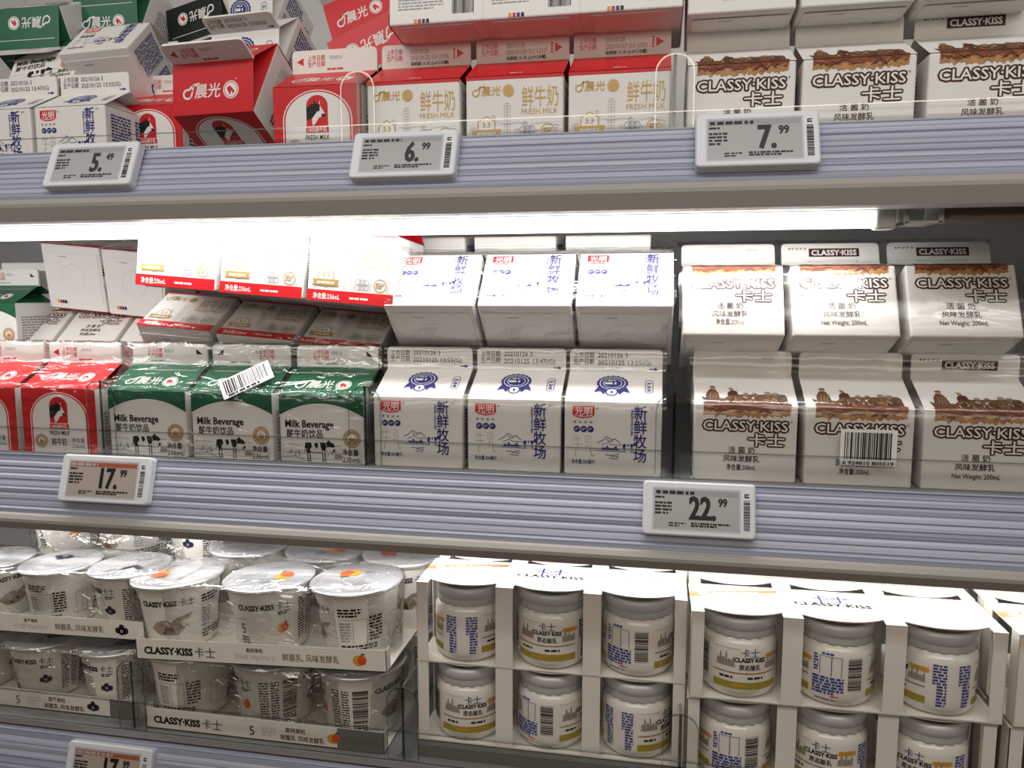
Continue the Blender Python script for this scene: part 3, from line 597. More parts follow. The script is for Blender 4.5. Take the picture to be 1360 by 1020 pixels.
# ------------------------------------------------------------------ price tags
def price_tag(x, ytop, ztop, ang, w, h, main, cents, label, warm=False):
    M = TR(x, ytop, ztop) @ ROT(-ang, 'X')
    o = thing('price_tag', label, 'price tag', M, 'electronic price tags on the shelf rails')
    b = MB(); P = lambda u, v, q: (u, -q, v)
    rr = 3.0
    def ring(i, y): return [(cx + (rr - i) * math.cos(R(a0 + a)), y, cz + (rr - i) * math.sin(R(a0 + a))) for cx, cz, a0 in ((w - rr, -rr, 0), (rr, -rr, 90), (rr, -h + rr, 180), (w - rr, -h + rr, 270)) for a in (0, 30, 60, 90)]
    rows = [ring(0, -.5), ring(0, -6.2), ring(.5, -7.3), ring(1.3, -7.8)]
    b.grid(rows, 'tag_shell', closed=True, smooth=False, flip=True); b.face(rows[-1], 'tag_shell'); b.face(rows[0][::-1], 'tag_shell')
    A = Art(); bx = w - 8.2
    A.bars(bx, -h + 6, 4.2, h - 17, seed=len(label), vert=True); A.rect(bx + .6, -9.5, 3, 1, 'black'); A.rect(bx + .6, -7.6, 3, .8, 'black'); A.rect(bx + .6, -9.5, .8, 2.6, 'black')
    lay(b, A, lambda u, v, q: (u, -7.8 - q, v)); link('shell', b.mesh('shell'), o)
    x0, x1, y0, y1 = w * .10, w - 11, -h + 5, -5.2
    s = MB(); A = Art(); A.rect(x0 - 1, y0 - 1, x1 - x0 + 2, y1 - y0 + 2, 'tag_frame', 0); A.rect(x0, y0, x1 - x0, y1 - y0, 'screen_warm' if warm else 'screen', 1)
    sw, sh = x1 - x0, y1 - y0
    A.rect(x0 + .8, y1 - sh * .155, sw - 1.6, sh * .12, 'tag_red' if warm else 'grey_ink', 2); A.small(x0 + 1.5, y1 - sh * .15, sw * .7, sh * .11, 1, 'screen' if warm else 'black', 3, seed=len(label), fill=.75)
    A.small(x0 + .8, y0 + sh * .34, sw * .2, sh * .34, 4, 'black', 2, seed=4); A.small(x0 + .8, y0 + sh * .74, sw * .14, sh * .08, 1, 'black', 2, seed=2)
    A.small(x0 + sw * .18, y0 + sh * .05, sw * .2, sh * .12, 2, 'black', 2, seed=6); A.small(x0 + sw * .44, y0 + sh * .06, sw * .46, sh * .12, 2, 'black', 2, seed=9, fill=.8)
    for d in (-.006, 0, .006): A.text(main, x0 + sw * (.72 + d), y0 + sh * .26, sh * .80, 'black', 'r', bold=.025, sx=.68, L=3 + d); A.text(cents, x0 + sw * (.76 + d / 3), y0 + sh * .6, sh * .28, 'black', bold=.03, sx=.78, L=3 + d)
    lay(s, A, lambda u, v, q: (u, -7.8 - q, v)); link('screen', s.mesh('screen'), o)
price_tag(-460, -11, 113, 24, 75, 38, '5.', '49', 'small white electronic price tag reading 5.49 on the topmost shelf rail')
price_tag(-214, -11, 112, 24, 77, 37, '6.', '99', 'white electronic price tag reading 6.99 on the topmost shelf rail')
price_tag(23, -11, 115, 24, 77, 40, '7.', '99', 'white electronic price tag reading 7.99 on the topmost shelf rail')
price_tag(-470, -10, -130, 17, 80, 38, '17.', '99', 'white electronic price tag reading 17.99 with warm screen on the middle shelf rail', True)
price_tag(-6, -10, -131, 17, 76, 37.5, '22.', '99', 'white electronic price tag reading 22.99 on the middle shelf rail')
price_tag(-483, -11, -378, 17, 80, 38, '17.', '99', 'price tag reading 17.99 at the bottom edge, on the lowest shelf rail', True)

# ------------------------------------------------------------------ cartons: middle shelf
g1 = 'navy printed milk cartons standing on the middle shelf'
for x, k, w_ in ((-176, 'pasture', 'beside the green milk drinks'), (-102, 'pasture2', 'middle of its three'), (-29, 'pasture', 'beside the right hand divider')):
    carton(k, x, 0, MID, 'upright navy printed milk carton with rosette on the middle shelf, ' + w_, g1)
for x, w_ in ((-169.5, 'left'), (-96, 'middle'), (-22.5, 'right')):
    carton('pasture', x, 7, -8, w_ + ' of three navy printed milk cartons leaning back above upright ones', 'navy printed milk cartons leaning back on the lower row', tilt=42)
for x, k, w_ in ((63.5, 'classy', 'left one, without sticker'), (138.7, 'classy', 'behind the barcode sticker'), (214.5, 'classy2', 'right one, brown label on fin')):
    carton(k, x, 0, MID, 'upright cream yogurt carton, lower row of the middle shelf, ' + w_, 'cream yogurt cartons standing on the middle shelf')
for x, k, w_ in ((54, 'classy', 'left'), (129, 'classy2', 'middle'), (205, 'classy2', 'right')):
    carton(k, x, 7, -28, w_ + ' of three cream yogurt cartons leaning back above the upright ones', 'cream yogurt cartons leaning back on the lower row', tilt=25)
for x, k, w_ in ((-405, 'milk', 'left one, beside the red carton'), (-330, 'milk2', 'under the tilted barcode sticker'), (-254, 'milk', 'right one, beside the divider')):
    carton(k, x, 0, MID, 'upright green and white milk drink carton, ' + w_, 'green milk drink cartons standing on the middle shelf')
for x, w_ in ((-487, 'beside the green milk drinks'), (-563, 'cut by the photo edge')):
    carton('red', x, 0, MID, 'upright red milk carton under film on the middle shelf, ' + w_, 'red milk cartons standing on the middle shelf')
for i, (x, w_) in enumerate(((-407, 'left'), (-332, 'middle'), (-257, 'right'))):
    carton('fresh', x, 42, -28 - i * 7, w_ + ' of three white and gold milk cartons lying above the green drinks', 'white and gold milk cartons lying on the green milk drinks', tilt=58, roll=4.4)
for i, (x, w_) in enumerate(((-380, 'left'), (-306, 'middle'), (-232, 'right'))):
    carton('fresh', x, 8, 6 - i * 6.2, w_ + ' of three upright white and gold milk cartons right under the strip light', 'white and gold milk cartons in the uppermost row', tilt=2.5, roll=4.4)
for x, k, w_ in ((-671, 'classy', 'leftmost'), (-595, 'classy', 'middle'), (-519, 'classy2', 'right, partly hidden')):
    carton(k, x, 165, -48, 'cream yogurt carton lying back behind the red cartons, ' + w_, 'cream yogurt cartons lying behind the red cartons', tilt=50)
for x, z, w_ in ((-609, 52, 'left, fully seen'), (-537, 45, 'right, half hidden by gold printed cartons')):
    carton('fresh', x, 168, z, 'milk carton lying with plain white base outwards, ' + w_, 'milk cartons lying with their bases facing out', tilt=77, roll=5)
carton('milk', -698, 150, -62, 'green milk drink carton behind the lying yogurt cartons, left edge of photo', None)
carton('pasture', -690, 200, 36, 'white carton lying base outwards above the green one at the left edge', None, tilt=86)
for x, w_ in ((-196, 'left'), (-118, 'middle'), (-40, 'right')):
    carton('pasture', x, 92, 49, w_ + ' of three milk cartons lying base outwards behind the leaning navy printed ones', 'milk cartons behind the leaning navy printed ones', tilt=86)

# ------------------------------------------------------------------ cartons: topmost shelf
for x, k, w_ in ((-176, 'fresh', 'left'), (-101.5, 'fresh2', 'middle'), (-28, 'fresh3', 'right')):
    carton(k, x, 0, TOP, w_ + ' of three upright white and gold milk cartons on the topmost shelf', 'white and gold milk cartons standing on the topmost shelf')
for x, w_ in ((-159, 'left'), (-90, 'middle'), (-21, 'right')):
    carton('fresh', x, 2, 193, w_ + ' of three milk cartons stacked with blank bases above the gold printed ones', 'milk cartons stacked on the white and gold ones', tilt=5, turn=-90)
for x, k, w_ in ((53, 'classy', 'left one'), (127, 'classy', 'middle one'), (204, 'classy2', 'cut by the photo edge')):
    carton(k, x, 0, TOP, 'upright cream yogurt carton on the topmost shelf, ' + w_, 'cream yogurt cartons standing on the topmost shelf')
for x, w_ in ((52, 'left'), (125, 'middle'), (200, 'right')):
    carton('classy', x, 4, 188, w_ + ' of three cream yogurt cartons stacked at the top photo edge', 'cream yogurt cartons stacked on the topmost row', tilt=3)
carton('red', -250, 0, TOP, 'upright red milk carton on the topmost shelf, left of the gold printed ones', None)
carton('red', -461, 100, 118, 'upright red milk carton set back behind the toppled red one', None)
carton('red', -332, 46, 109, 'toppled red milk carton leaning forward with its roof towards the viewer', None, tilt=-58, yaw=-4)
carton('pasture', -504, 54, 109, 'upright navy printed milk carton, topmost shelf, beside the set back red one', 'navy printed milk cartons on the topmost shelf')
carton('pasture2', -578, 54, 109, 'upright navy printed milk carton, topmost shelf, cut by the left photo edge', 'navy printed milk cartons on the topmost shelf')
carton('pasture', -511, 96, 222, 'navy printed milk carton lying back on top of the front row, topmost shelf', None, tilt=49, roll=-3, yaw=3)
carton('milk', -571, 98, 198, 'milk drink carton lying on the front row at the left of the topmost shelf', None, tilt=35, roll=-8, yaw=5)
carton('milk', -599, 200, 233, 'green milk drink carton lying roof forwards, logo upside down, left photo edge', None, tilt=-115)
carton('milk', -538, 200, 228, 'green milk drink carton tipped forwards, upright logo on its roof, topmost shelf', None, tilt=-62)
carton('choc', -449, 268, 255, 'black roofed milk drink carton lying in the dim back of the topmost shelf', None, tilt=-115, yaw=-10, roll=-8)
carton('pasture', -412, 239, 233, 'navy printed milk carton lying roof forwards in the back, upper of two', None, tilt=-58, yaw=-5)
carton('pasture', -366, 159, 169, 'navy printed milk carton lying roof forwards in the back, lower of two', None, tilt=-58, yaw=-5)
carton('red', -271, 227, 225, 'red milk carton tipped forward at the back of the topmost shelf, upper one', None, tilt=-55, roll=-18)
carton('red', -234, 173, 187, 'red milk carton tipped over, inverted logo, back of the topmost shelf', None, tilt=-112, roll=-22)
carton('red', -195, 246, 238, 'red milk carton behind the stacked blank ones at the top edge', None, tilt=-60, roll=-14)

# ------------------------------------------------------------------ barcode stickers
def sticker(x, y, z, w, h, rot, tilt, label, seed):
    M = TR(x, y, z) @ ROT(-tilt, 'X') @ ROT(rot, 'Y')
    b = MB(); b.box(-w / 2, w / 2, -.15, .15, -h / 2, h / 2, 'label_white')
    A = Art(); A.bars(-w * .43, -h * .32, w * .84, h * .74, seed=seed)
    if seed == 11: A.text('6 924810 805519', 0, -h * .47, 3.4, 'black', 'c', w=w * .9, bold=.02)
    else: A.small(-w * .4, -h * .48, w * .7, h * .14, 1, 'black', seed=2, fill=.8)
    lay(b, A, lambda u, v, o: (u, -.15 - o, v))
    o = link('barcode_sticker', b.mesh('barcode_sticker')); o.matrix_world = M; tag(o, label, 'sticker')
sticker(144, -4.4, -103, 36, 25, 0, 0, 'white barcode sticker on the middle cream yogurt carton', 11)
sticker(-320, 7, -67, 42, 20, -34, 42, 'tilted white barcode sticker on the film over the green milk drinks', 5)

# ------------------------------------------------------------------ cups
def fruit(A, x, y, k, ft):
    if ft == 'berry':
        for dx, dy, r in ((-.42, 0, .34), (.42, -.02, .36), (0, .38, .3), (0, -.08, .42)): A.ell(x + dx * k, y + dy * k, r * k, r * k, 'berry', 2, n=14)
        A.ring(x, y - .05 * k, .17 * k, .07 * k, 'lightgrey_ink', 3, n=10)
    else:
        A.ell(x - .12 * k, y, .55 * k, .5 * k, 'fruit_orange', 2, n=16); A.ell(x + .2 * k, y + .06 * k, .42 * k, .46 * k, 'skin_red', 3, n=16); A.poly([(x, y + .45 * k), (x + .3 * k, y + .75 * k), (x + .55 * k, y + .6 * k)], 'leaf', 3)
def wrap_art(ft):
    """once round the cup, u in mm at mid height (circumference 214)"""
    A = Art()
    def logo(x): A.text('CLASSY·KISS', x, 41, 6.4, 'black', bold=.045, w=31, L=2); A.text('卡士', x + 33, 40.4, 7.6, 'black', w=12.5, L=2, sx=.8)
    logo(-46); A.small(-12, 35, 11, 3.6, 2, 'black', seed=2); fruit(A, -8, 23, 8, ft)
    A.text('5', -44, 20, 13, 'black', 'c', bold=.01, L=2, sx=.8); A.small(-48, 8, 9, 10, 4, 'black', seed=4); A.line([(-50, 33), (-38, 33)], .3, 'black')
    for x in (-68, -62, -56): A.line([(x, 12), (x, 34)], .4, 'grey_ink')
    A.line([(-68, 34), (-56, 34)], .4, 'grey_ink'); A.line([(-68, 12), (-56, 12)], .4, 'grey_ink')
    A.small(7, 8, 8, 38, 16, 'black', seed=6, fill=.5); A.small(17, 8, 7, 38, 16, 'black', seed=8, fill=.5); A.bars(27, 16, 13, 30, 'black', 2, seed=12, vert=True); A.small(27, 6, 13, 9, 4, 'black', seed=7)
    logo(46); A.poly([(52, 21), (58, 27), (66, 29), (71, 26), (76, 30), (90, 33), (86, 28), (78, 26), (82, 20), (76, 14), (60, 15)], 'sketch', 2); A.poly([(62, 16), (66, 22), (72, 21), (74, 15)], 'sepia', 3)
    for i in range(10): A.line([(56 + i * 3, 17 + (i * 7) % 8), (60 + i * 3, 19 + (i * 5) % 9)], .4, 'sepia', 3)
    A.small(98, 38, 20, 8, 3, 'black', seed=5); A.line([(98, 36), (120, 36)], .3, 'black'); A.small(98, 16, 10, 18, 7, 'grey_ink', seed=15); A.line([(110, 14), (110, 36), (122, 36), (122, 14)], .4, 'grey_ink'); A.small(111, 6, 20, 8, 3, 'black', seed=14); A.small(124, 16, 12, 22, 8, 'black', seed=3)
    A.small(98, 6, 12, 8, 3, 'black', seed=19)
    return A
CUP = {}
for ft in ('peach', 'berry'):
    b = MB(); b.lathe([(0, 0), (27, 0), (29, 1), (29.4, 2.5), (35.0, 54), (35.2, 55), (37.8, 55.4), (38.3, 56.4), (38.3, 58), (37.5, 58.6)], 'cup', 48)
    rad = lambda v: 29.4 + (v - 2.5) * (35.0 - 29.4) / 51.5
    lay(b, wrap_art(ft), lambda u, v, o: ((rad(v) + o + .12) * math.sin(u / 34.0), -(rad(v) + o + .12) * math.cos(u / 34.0), v), cut=4)
    l = MB(); l.lathe([(38.9, 56.9), (39.1, 58.2), (38.4, 59.0), (36, 59.4), (20, 59.2), (0.01, 59.0)], 'foil', 48)
    A = Art(); fruit(A, 8, -12, 14, ft); A.text('CLASSY·KISS', 0, 12, 6, 'grey_ink', 'c', w=34, bold=.03); A.small(-16, -20, 14, 8, 3, 'grey_ink', seed=2)
    lay(l, A, lambda u, v, o: (u, v, 59.4 + o))
    l.poly = None
    CUP[ft] = (b.mesh('tub'), l.mesh('foil_lid'))
def cup(ft, x, y, z, rz, label, group, k=1.0, M0=None):
    M = (M0 or Matrix()) @ TR(x, y, z) @ ROT(rz, 'Z') @ Matrix.Scale(k, 4)
    o = thing('yogurt_cup', label, 'yogurt cup', M, group); link('tub', CUP[ft][0], o); link('foil_lid', CUP[ft][1], o)
def tray(ft, w, d, h, M, label, lower, dark):
    b = MB(); t = .6
    b.box(-w / 2, w / 2, 0, d, 0, t, 'card'); b.box(-w / 2, w / 2, 0, t, 0, h, 'card'); b.box(-w / 2, w / 2, d - t, d, 0, h, 'card')
    b.box(-w / 2, -w / 2 + t, 0, 9, 0, h, 'card'); b.box(w / 2 - t, w / 2, 0, 9, 0, h, 'card')
    A = Art(); s = h / 17.0; x = -w / 2
    A.text('CLASSY·KISS', x + 8, 5 * s, 8 * s, 'black', bold=.045, w=.2 * w, L=2); A.text('卡士', x + 10 + .2 * w, 4.4 * s, 9.4 * s, 'black', w=.085 * w)
    if lower:
        A.text('5', x + .46 * w, 3.4 * s, 11 * s, 'black', 'c'); A.small(x + .5 * w, 3 * s, .06 * w, 9 * s, 3, 'lightgrey_ink', seed=2); A.text('黄桃果粒' if ft != 'berry' else '蓝莓果粒', x + .6 * w, 9 * s, 4.4 * s, 'sepia', bold=.02); A.text('鲜酪乳 风味发酵乳', x + .58 * w, 2.6 * s, 5 * s, 'sepia', w=.18 * w, bold=.02)
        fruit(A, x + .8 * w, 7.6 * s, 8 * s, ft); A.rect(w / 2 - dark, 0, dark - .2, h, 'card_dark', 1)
    else:
        A.text('黄桃果粒' if ft != 'berry' else '蓝莓果粒', x + .49 * w, 10.5 * s, 3.6 * s, 'sepia', 'c', bold=.02); A.text('净含量 300g(100g×3)', x + .49 * w, 5 * s, 4.6 * s, 'lightgrey_ink', 'c', w=.16 * w)
        A.text('鲜酪乳, 风味发酵乳', x + .60 * w, 5.4 * s, 6.4 * s, 'sepia', w=.22 * w); fruit(A, x + .9 * w, 8 * s, 8.4 * s, ft)
    lay(b, A, lambda u, v, o: (u, -o, v), lo=-w / 2, hi=w / 2, ax=0)
    o = link('cardboard_tray', b.mesh('cardboard_tray')); o.matrix_world = M; tag(o, label, 'tray')
def film_cups(xs, y, z, h, r, M0, label, seed):
    """shrink film stretched over a row of cups"""
    rnd = random.Random(seed); b = MB(); n = 72; x0, x1 = xs[0], xs[-1]
    prof = [(.88, 2), (.91, h * .3), (.95, h * .6), (1.0, h * .9), (1.02, h - .5), (1.0, h + 1.2), (.9, h + 2.6), (.6, h + 3.2), (.2, h + 3.0)]
    rows = []
    for k, zz in prof:
        row = []
        for j in range(n):
            a = 2 * math.pi * j / n; sx = max(-1, min(1, math.cos(a) * 1.3)); ex = (x0 + x1) / 2 + (x1 - x0) / 2 * sx
            bulge = 1 + .03 * math.sin(a * 3 + seed)
            row.append((ex + r * k * bulge * math.cos(a) + rnd.uniform(-.5, .5), y + r * k * math.sin(a) + rnd.uniform(-.5, .5), z + zz + rnd.uniform(-.5, .5)))
        rows.append(row)
    b.grid(rows, 'film_loose', closed=True)
    o = link('shrink_film', b.mesh('shrink_film')); o.matrix_world = M0; tag(o, label, 'plastic film')
PC = (-402, -322, -242)
M1 = TR(0, 0, LOW + 1); gp = 'peach yogurt cups'
for x, rz, w_ in zip(PC, (174, -8, -37), ('left', 'middle', 'right')): cup('peach', x, 40, 1, rz, w_ + ' yogurt cup with peach picture in the lower cup tray', gp, M0=M1)
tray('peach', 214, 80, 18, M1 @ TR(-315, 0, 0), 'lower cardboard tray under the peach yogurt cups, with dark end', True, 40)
film_cups(PC, 40, 0, 60, 40, M1, 'clear film stretched over the lower peach yogurt cups', 1)
M2 = TR(-312, 0, -301) @ ROT(-2.2, 'Y') @ TR(312, 0, 0)
for x, rz, w_ in zip(PC, (-100, 57, -172), ('left', 'middle', 'right')): cup('peach', x - 8 if x < -400 else x, 40, 1, rz, w_ + ' yogurt cup in the upper peach tray, white lid bright under the light', gp, M0=M2)
tray('peach', 222, 80, 18, M2 @ TR(-314, -3, 0), 'upper cardboard tray of peach yogurt cups standing on the lower cups', False, 0)
film_cups((-410, -322, -242), 40, 0, 61, 40, M2, 'clear film domed over the upper peach yogurt cups', 2)
k = .9; BC = (-627, -553, -479); M3 = TR(0, 8, LOW + 1); gb = 'blueberry yogurt cups'
for x, rz, w_ in zip(BC, (0, 47, 28), ('left', 'middle', 'right')): cup('berry', x, 36, 1, rz, w_ + ' yogurt cup with blueberry picture in the lower cup tray', gb, k, M3)
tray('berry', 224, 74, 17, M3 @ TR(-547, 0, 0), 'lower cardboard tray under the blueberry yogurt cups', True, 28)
film_cups(BC, 36, 0, 54, 36, M3, 'clear film stretched over the lower blueberry yogurt cups', 3)
M4 = TR(-530, 14, -300) @ ROT(-1.2, 'Y') @ TR(530, 0, 0)
for x, rz, w_ in zip((-612, -538, -466), (-40, 175, 11), ('left', 'middle', 'right')): cup('berry', x, 36, 1, rz, w_ + ' yogurt cup in the upper blueberry tray', gb, k, M4)
tray('berry', 222, 74, 17, M4 @ TR(-540, 0, 0), 'upper cardboard tray of blueberry yogurt cups standing on the lower cups', False, 0)
film_cups((-612, -538, -466), 36, 0, 54, 36, M4, 'clear film domed over the upper blueberry yogurt cups', 4)
gr = 'yogurt cups in the back rows'
for i, (x, y, z, rz) in enumerate(((-596, 130, -262, 60), (-520, 128, -264, -130), (-440, 128, -262, 15), (-226, 112, -297, -100), (-226, 112, -362, 20), (-306, 118, -300, 30), (-386, 118, -300, 80))):
    cup('peach' if i != 2 else 'berry', x, y, z, rz, ('back row yogurt cup at the far left, behind the blueberry cups', 'back row yogurt cup behind the middle blueberry cup', 'back row yogurt cup behind the gap between the two cup packs',
        'back row yogurt cup beside the jar packs, upper layer', 'back row yogurt cup beside the jar packs, lower layer', 'back row yogurt cup behind the middle upper peach cup', 'back row yogurt cup behind the left upper peach cup')[i], gr)
film_cups((-596, -520, -440), 128, -263, 60, 40, Matrix(), 'clear film over the back row cups behind the blueberry cups', 5)
film_cups((-386, -306, -226), 116, -300, 60, 40, Matrix(), 'clear film over the back row cups behind the peach cups', 6)

# ------------------------------------------------------------------ jars in printed sleeves
def jar_art():
    A = Art()
    def castle(x, y, k, m='sketch'):
        for dx, w, h in ((0, 2, 6), (2, 1.4, 11), (3.6, 2.2, 7), (6, 1.2, 12), (7.4, 3, 6), (10.6, 1.8, 8)):
            A.poly([(x + dx * k, y), (x + (dx + w) * k, y), (x + (dx + w) * k, y + h * k * .75), (x + (dx + w / 2) * k, y + h * k), (x + dx * k, y + h * k * .75)], m, 2)
        A.line([(x - k, y), (x + 13 * k, y)], .4, m, 2)
    def unit(x):
        A.line([(x, 38.8), (x + 17, 38.8)], .25, 'tan'); castle(x + 2, 25.5, .95)
        A.text('卡士', x + 23.5, 33.4, 7.2, 'navy', 'c', w=11.5); A.text('CLASSY·KISS', x + 23.5, 29.4, 4.6, 'black', 'c', w=20, bold=.04); A.text('原态酪乳', x + 23.5, 23.6, 4.6, 'black', 'c', w=14, bold=.03)
        A.rect(x, 20.4, 44, .9, 'tan', 2); A.small(x + 4, 16.2, 15, 2, 1, 'black', seed=3, fill=.8); A.small(x + 22, 16.2, 14, 2, 1, 'black', seed=5, fill=.8)
        A.rect(x - .5, 8.6, 45, 5.4, 'olive', 1); A.small(x + 12, 10.2, 14, 2.2, 1, 'pill', 2, seed=8)
        A.rect(x + 35.5, 31.6, 9, 3.6, 'pill', 2); A.ell(x + 35.5, 33.4, 1.6, 1.8, 'pill', 2, n=12); A.ell(x + 44.5, 33.4, 1.6, 1.8, 'pill', 2, n=12); A.small(x + 36, 32.6, 8, 1.6, 1, 'olive', 3, seed=2); castle(x + 34, 24.4, .8)
    unit(-78.5 + 36); unit(32)
    x = -78.5
    A.small(x + 1, 26, 3, 13, 6, 'blue', seed=3); A.line([(x + 5, 24), (x + 5, 38), (x + 18, 38)], .35, 'blue'); A.line([(x + 12, 24), (x + 12, 38)], .5, 'blue'); A.line([(x + 18, 24), (x + 18, 38)], .35, 'blue'); A.small(x + 6, 38.6, 12, 2.4, 1, 'blue', seed=4)
    A.small(x + .5, 9.6, 19, 13.5, 6, 'blue', seed=6, fill=.75); A.small(x + 12, 8, 6, 1.6, 1, 'skin_red', seed=2); A.small(x + 2, 4.6, 22, 1.8, 1, 'blue', seed=8); A.bars(x + 22, 14, 9, 24, 'black', 2, seed=21, vert=True)
    for i, c in enumerate((4, 19)): A.small(x + 80 + c, 24, 8, 15, 7, 'blue', seed=30 + i, fill=.68, full=True); A.small(x + 82.5 + c, 8, 5.5, 16, 7, 'blue', seed=33 + i, fill=.68)
    return A
jb = MB(); JP = [(0, .6), (20, 0), (23.4, .6), (26.2, 3), (27.7, 7), (28, 12), (28, 37), (27.5, 41.5), (25.6, 45.4), (23.6, 47.5), (23.4, 50)]
jb.lathe(JP, 'yogurt_glass', 48)
def jr(v):
    for (r0, z0), (r1, z1) in zip(JP[1:], JP[2:]):
        if z0 <= v <= z1: return r0 + (r1 - r0) * (v - z0) / max(z1 - z0, 1e-6)
    return 28
lay(jb, jar_art(), lambda u, v, o: ((jr(v) + o + .1) * math.sin(u / 25.0), -(jr(v) + o + .1) * math.cos(u / 25.0), v), cut=3)
jl = MB(); jl.lathe([(24.2, 46.6), (25.8, 46.4), (26.2, 47.4), (25.8, 51), (26, 52), (26.9, 53), (26.9, 58), (26.0, 60), (22.5, 60.4), (22, 59.6), (0.01, 59.4)], 'lid_plastic', 60, wob=lambda i, j: (.55 * (1 if j % 3 else -1) if i in (1, 2) else 0))
JM = (jb.mesh('glass_jar'), jl.mesh('lid'))
def jar(x, y, z, rz, label, M0):
    o = thing('yogurt_jar', label, 'jar', M0 @ TR(x, y, z) @ ROT(rz, 'Z'), 'yogurt jars in printed sleeves'); link('glass_jar', JM[0], o); link('lid', JM[1], o)
BW, BD, BH = 210, 56, 66; WX = (-68.5, 0, 68.5); HWIN = 27.4
def sleeve_mesh():
    b = MB(); t = .7; xs = [-BW / 2]
    for c in WX: xs += [c - HWIN, c + HWIN]
    xs.append(BW / 2)
    for yy in (0, BD - t):
        for i in range(0, 8, 2): b.box(xs[i], xs[i + 1], yy, yy + t, 0, BH - .4, 'card')
        for c in WX: b.box(c - HWIN, c + HWIN, yy, yy + t, 0, 1.2, 'card')
    b.box(-BW / 2, BW / 2, 0, BD, 0, t, 'card')
    # top with a curved bite over each window
    def edge(c, n=12): return [(c - HWIN + 2 * HWIN * i / n, 8.5 * abs(2 * i / n - 1) ** 2.2) for i in range(n + 1)]
    front = [(-BW / 2, 0)]
    for c in WX: front += [(c - HWIN, 0)] + edge(c) + [(c + HWIN, 0)]
    front.append((BW / 2, 0))
    for (xa, ya), (xb, yb) in zip(front, front[1:]):
        if xb - xa < 1e-6: continue
        P = [(xa, ya), (xb, yb), (xb, BD), (xa, BD)]
        b.face([(x, y, BH) for x, y in P], 'card'); b.face([(x, y, BH - t) for x, y in P[::-1]], 'card')
        b.face([(xa, ya, BH - t), (xb, yb, BH - t), (xb, yb, BH), (xa, ya, BH)], 'card'); b.face([(xa, BD, BH), (xb, BD, BH), (xb, BD, BH - t), (xa, BD, BH - t)], 'card')
    for x in (-BW / 2, BW / 2 - t): b.box(x, x + t, 0, 12, 0, BH - .4, 'card'); b.box(x, x + t, BD - 12, BD, 0, BH - .4, 'card')
    A = Art(); 
    A.poly([(-BW / 2, 21), (-BW / 2, 31), (-38, 44), (-40, 38)], 'tan', 1); A.text('CLASSY·KISS', -98, 25.0, 7.5, 'white_ink', bold=.06, w=46, rot=8, L=3)
    A.text('卡士', -2, 27, 15, 'navy', 'c', w=26, bold=.014); A.text('CLASSY·KISS', -2, 19.5, 8, 'black', 'c', w=54, bold=.04); A.text('原态酪乳', -2, 14.6, 4.6, 'grey_ink', 'c', w=24)
    A.rect(-48, 12.2, 112, .4, 'grey_ink'); A.small(-44, 8.6, 26, 2, 1, 'lightgrey_ink', seed=4); A.small(24, 14, 30, 2, 1, 'lightgrey_ink', seed=6)
    A.rect(62, 32, 27, 5, 'grey_ink'); A.ell(62, 34.5, 2.5, 2.5, 'grey_ink'); A.ell(89, 34.5, 2.5, 2.5, 'grey_ink'); A.small(63, 33.4, 25, 2, 1, 'white_ink', 3, seed=3); A.small(70, 20, 24, 3, 1, 'lightgrey_ink', seed=9); A.small(62, 14, 34, 3, 1, 'lightgrey_ink', seed=10)
    lay(b, A, lambda u, v, o: (u, v + 7, BH + o))
    return b.mesh('jar_sleeve')
SLV = sleeve_mesh()
def pack(x, y, z, rz, label, jars=None, where=''):
    M = TR(x, y, z) @ ROT(rz, 'Z')
    o = link('jar_sleeve', SLV); o.matrix_world = M; tag(o, label, 'sleeve', 'printed card sleeves for three jars')
    if jars:
        for c, r, w_ in zip(WX, jars, ('left', 'middle', 'right')): jar(c, 27.2, 1, r, w_ + ' jar of yogurt in ' + where, M)
for x, z0, h, w_ in ((-77, LOW, 10, 'left'), (135, LOW, 6, 'right'), (351, LOW, 6, 'outermost right')):
    b = MB(); b.box(x - 104, x + 104, 4, 130, z0, z0 + h, 'card_dark'); tag(link('card_pad', b.mesh('card_pad')), 'flat dark pad under the ' + w_ + ' stack of jar sleeves', 'card pad')
# label angle: turning the jar so that the wanted panel faces out
pack(-77, 10, -358, 0, 'lower left card sleeve with three jars, beside the peach cups', (62, 119, -69), 'the lower left sleeve')
pack(-77, 10, -291.5, 0, 'upper left card sleeve with three jars, beside the peach cups', (-39, 43, 126), 'the upper left sleeve')
pack(134, 0, -362, 0, 'lower right card sleeve with three jars, under its twin', (142, 23, 11), 'the lower right sleeve')
pack(135.5, -2, -294, .3, 'upper right card sleeve with three jars, nearest to the viewer', (55, 137, -32), 'the upper right sleeve')
pack(351, 0, -362, 0, 'lower card sleeve cut by the right photo edge')
pack(352, -2, -294, 0, 'upper card sleeve cut by the right photo edge')
pack(-76, 68, -358, 0, 'lower card sleeve hidden behind the left stack of jars')
pack(-75, 68, -291.5, 0, 'upper card sleeve in the second row of the left stack')
pack(135, 58, -362, 0, 'lower card sleeve hidden behind the right stack of jars')
pack(136, 58, -294, -.3, 'upper card sleeve in the second row of the right stack')
pack(353, 58, -294, -.3, 'upper card sleeve in the second row at the right photo edge')

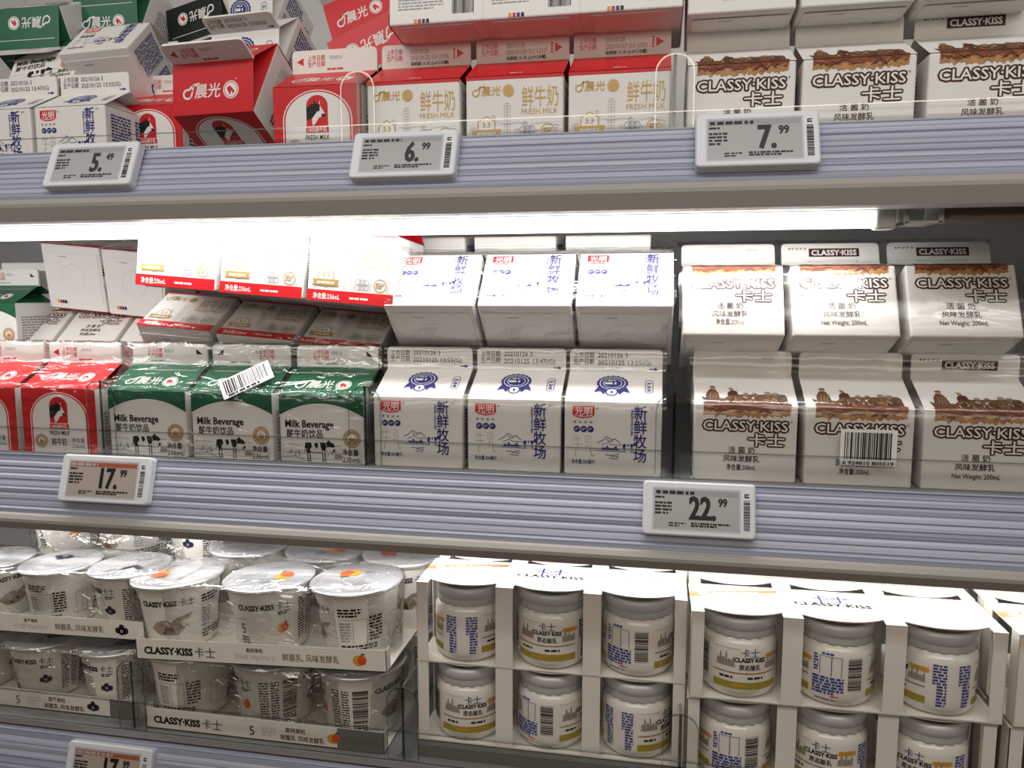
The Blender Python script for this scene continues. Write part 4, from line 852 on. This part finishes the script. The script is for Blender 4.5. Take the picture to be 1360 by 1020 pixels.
# ------------------------------------------------------------------ shrink film over carton packs
def film_pack(x0, x1, M, label, seed, prof, m='film'):
    """film following the front profile (y, z) of a pack, end to end"""
    rnd = random.Random(seed); b = MB(); rows = []; n = 26
    pts = []
    for (y0, z0), (y1, z1) in zip(prof, prof[1:]):
        k = max(2, int(math.hypot(y1 - y0, z1 - z0) / 7))
        for i in range(k): pts.append((y0 + (y1 - y0) * i / k, z0 + (z1 - z0) * i / k))
    pts.append(prof[-1])
    for y, z in pts: rows.append([(x0 + (x1 - x0) * j / n + rnd.uniform(-.8, .8), y + rnd.uniform(-.45, .45), z + rnd.uniform(-.45, .45)) for j in range(n + 1)])
    b.grid(rows, m)
    o = link('shrink_film', b.mesh('shrink_film')); o.matrix_world = M; tag(o, label, 'plastic film')
up = [(-2.4, .6), (-2.4, H + .6), (W - 4, H + RISE + 2), (W - 3.6, H + RISE + FIN + 1.6), (W + 4, H + RISE + FIN + 1.6), (2 * W + 2.4, H + .6)]
film_pack(-444, -215, TR(0, 0, MID), 'wrinkled clear film wrapped around the three green milk drinks', 11, up)
film_pack(-605, -449, TR(0, 0, MID), 'wrinkled clear film wrapped around the red milk cartons on the middle shelf', 12, up)
film_pack(-213, 9, TR(0, 0, MID), 'clear film wrapped around the upright navy printed milk cartons', 13, up, 'film_tight')
film_pack(26, 254, TR(0, 0, MID), 'clear film wrapped around the upright cream yogurt cartons of the middle shelf', 14, up, 'film_tight')
film_pack(16, 242, TR(0, 7, -28) @ ROT(-25, 'X'), 'clear film wrapped around the leaning cream yogurt cartons', 15, [(2 * W, -2.6)] + up[:-1], 'film_tight')
film_pack(-203, 14, TR(0, 7, -8) @ ROT(-42, 'X'), 'clear film wrapped around the leaning navy printed milk cartons', 16, [(2 * W, -2.6)] + up[:-1])
film_pack(-109, 109, TR(-332, 42, -35) @ ROT(4.4, 'Y') @ ROT(-58, 'X'), 'clear film wrapped around the white and gold cartons lying on the green ones', 17, [(2 * W, -2.6)] + up[:-2])
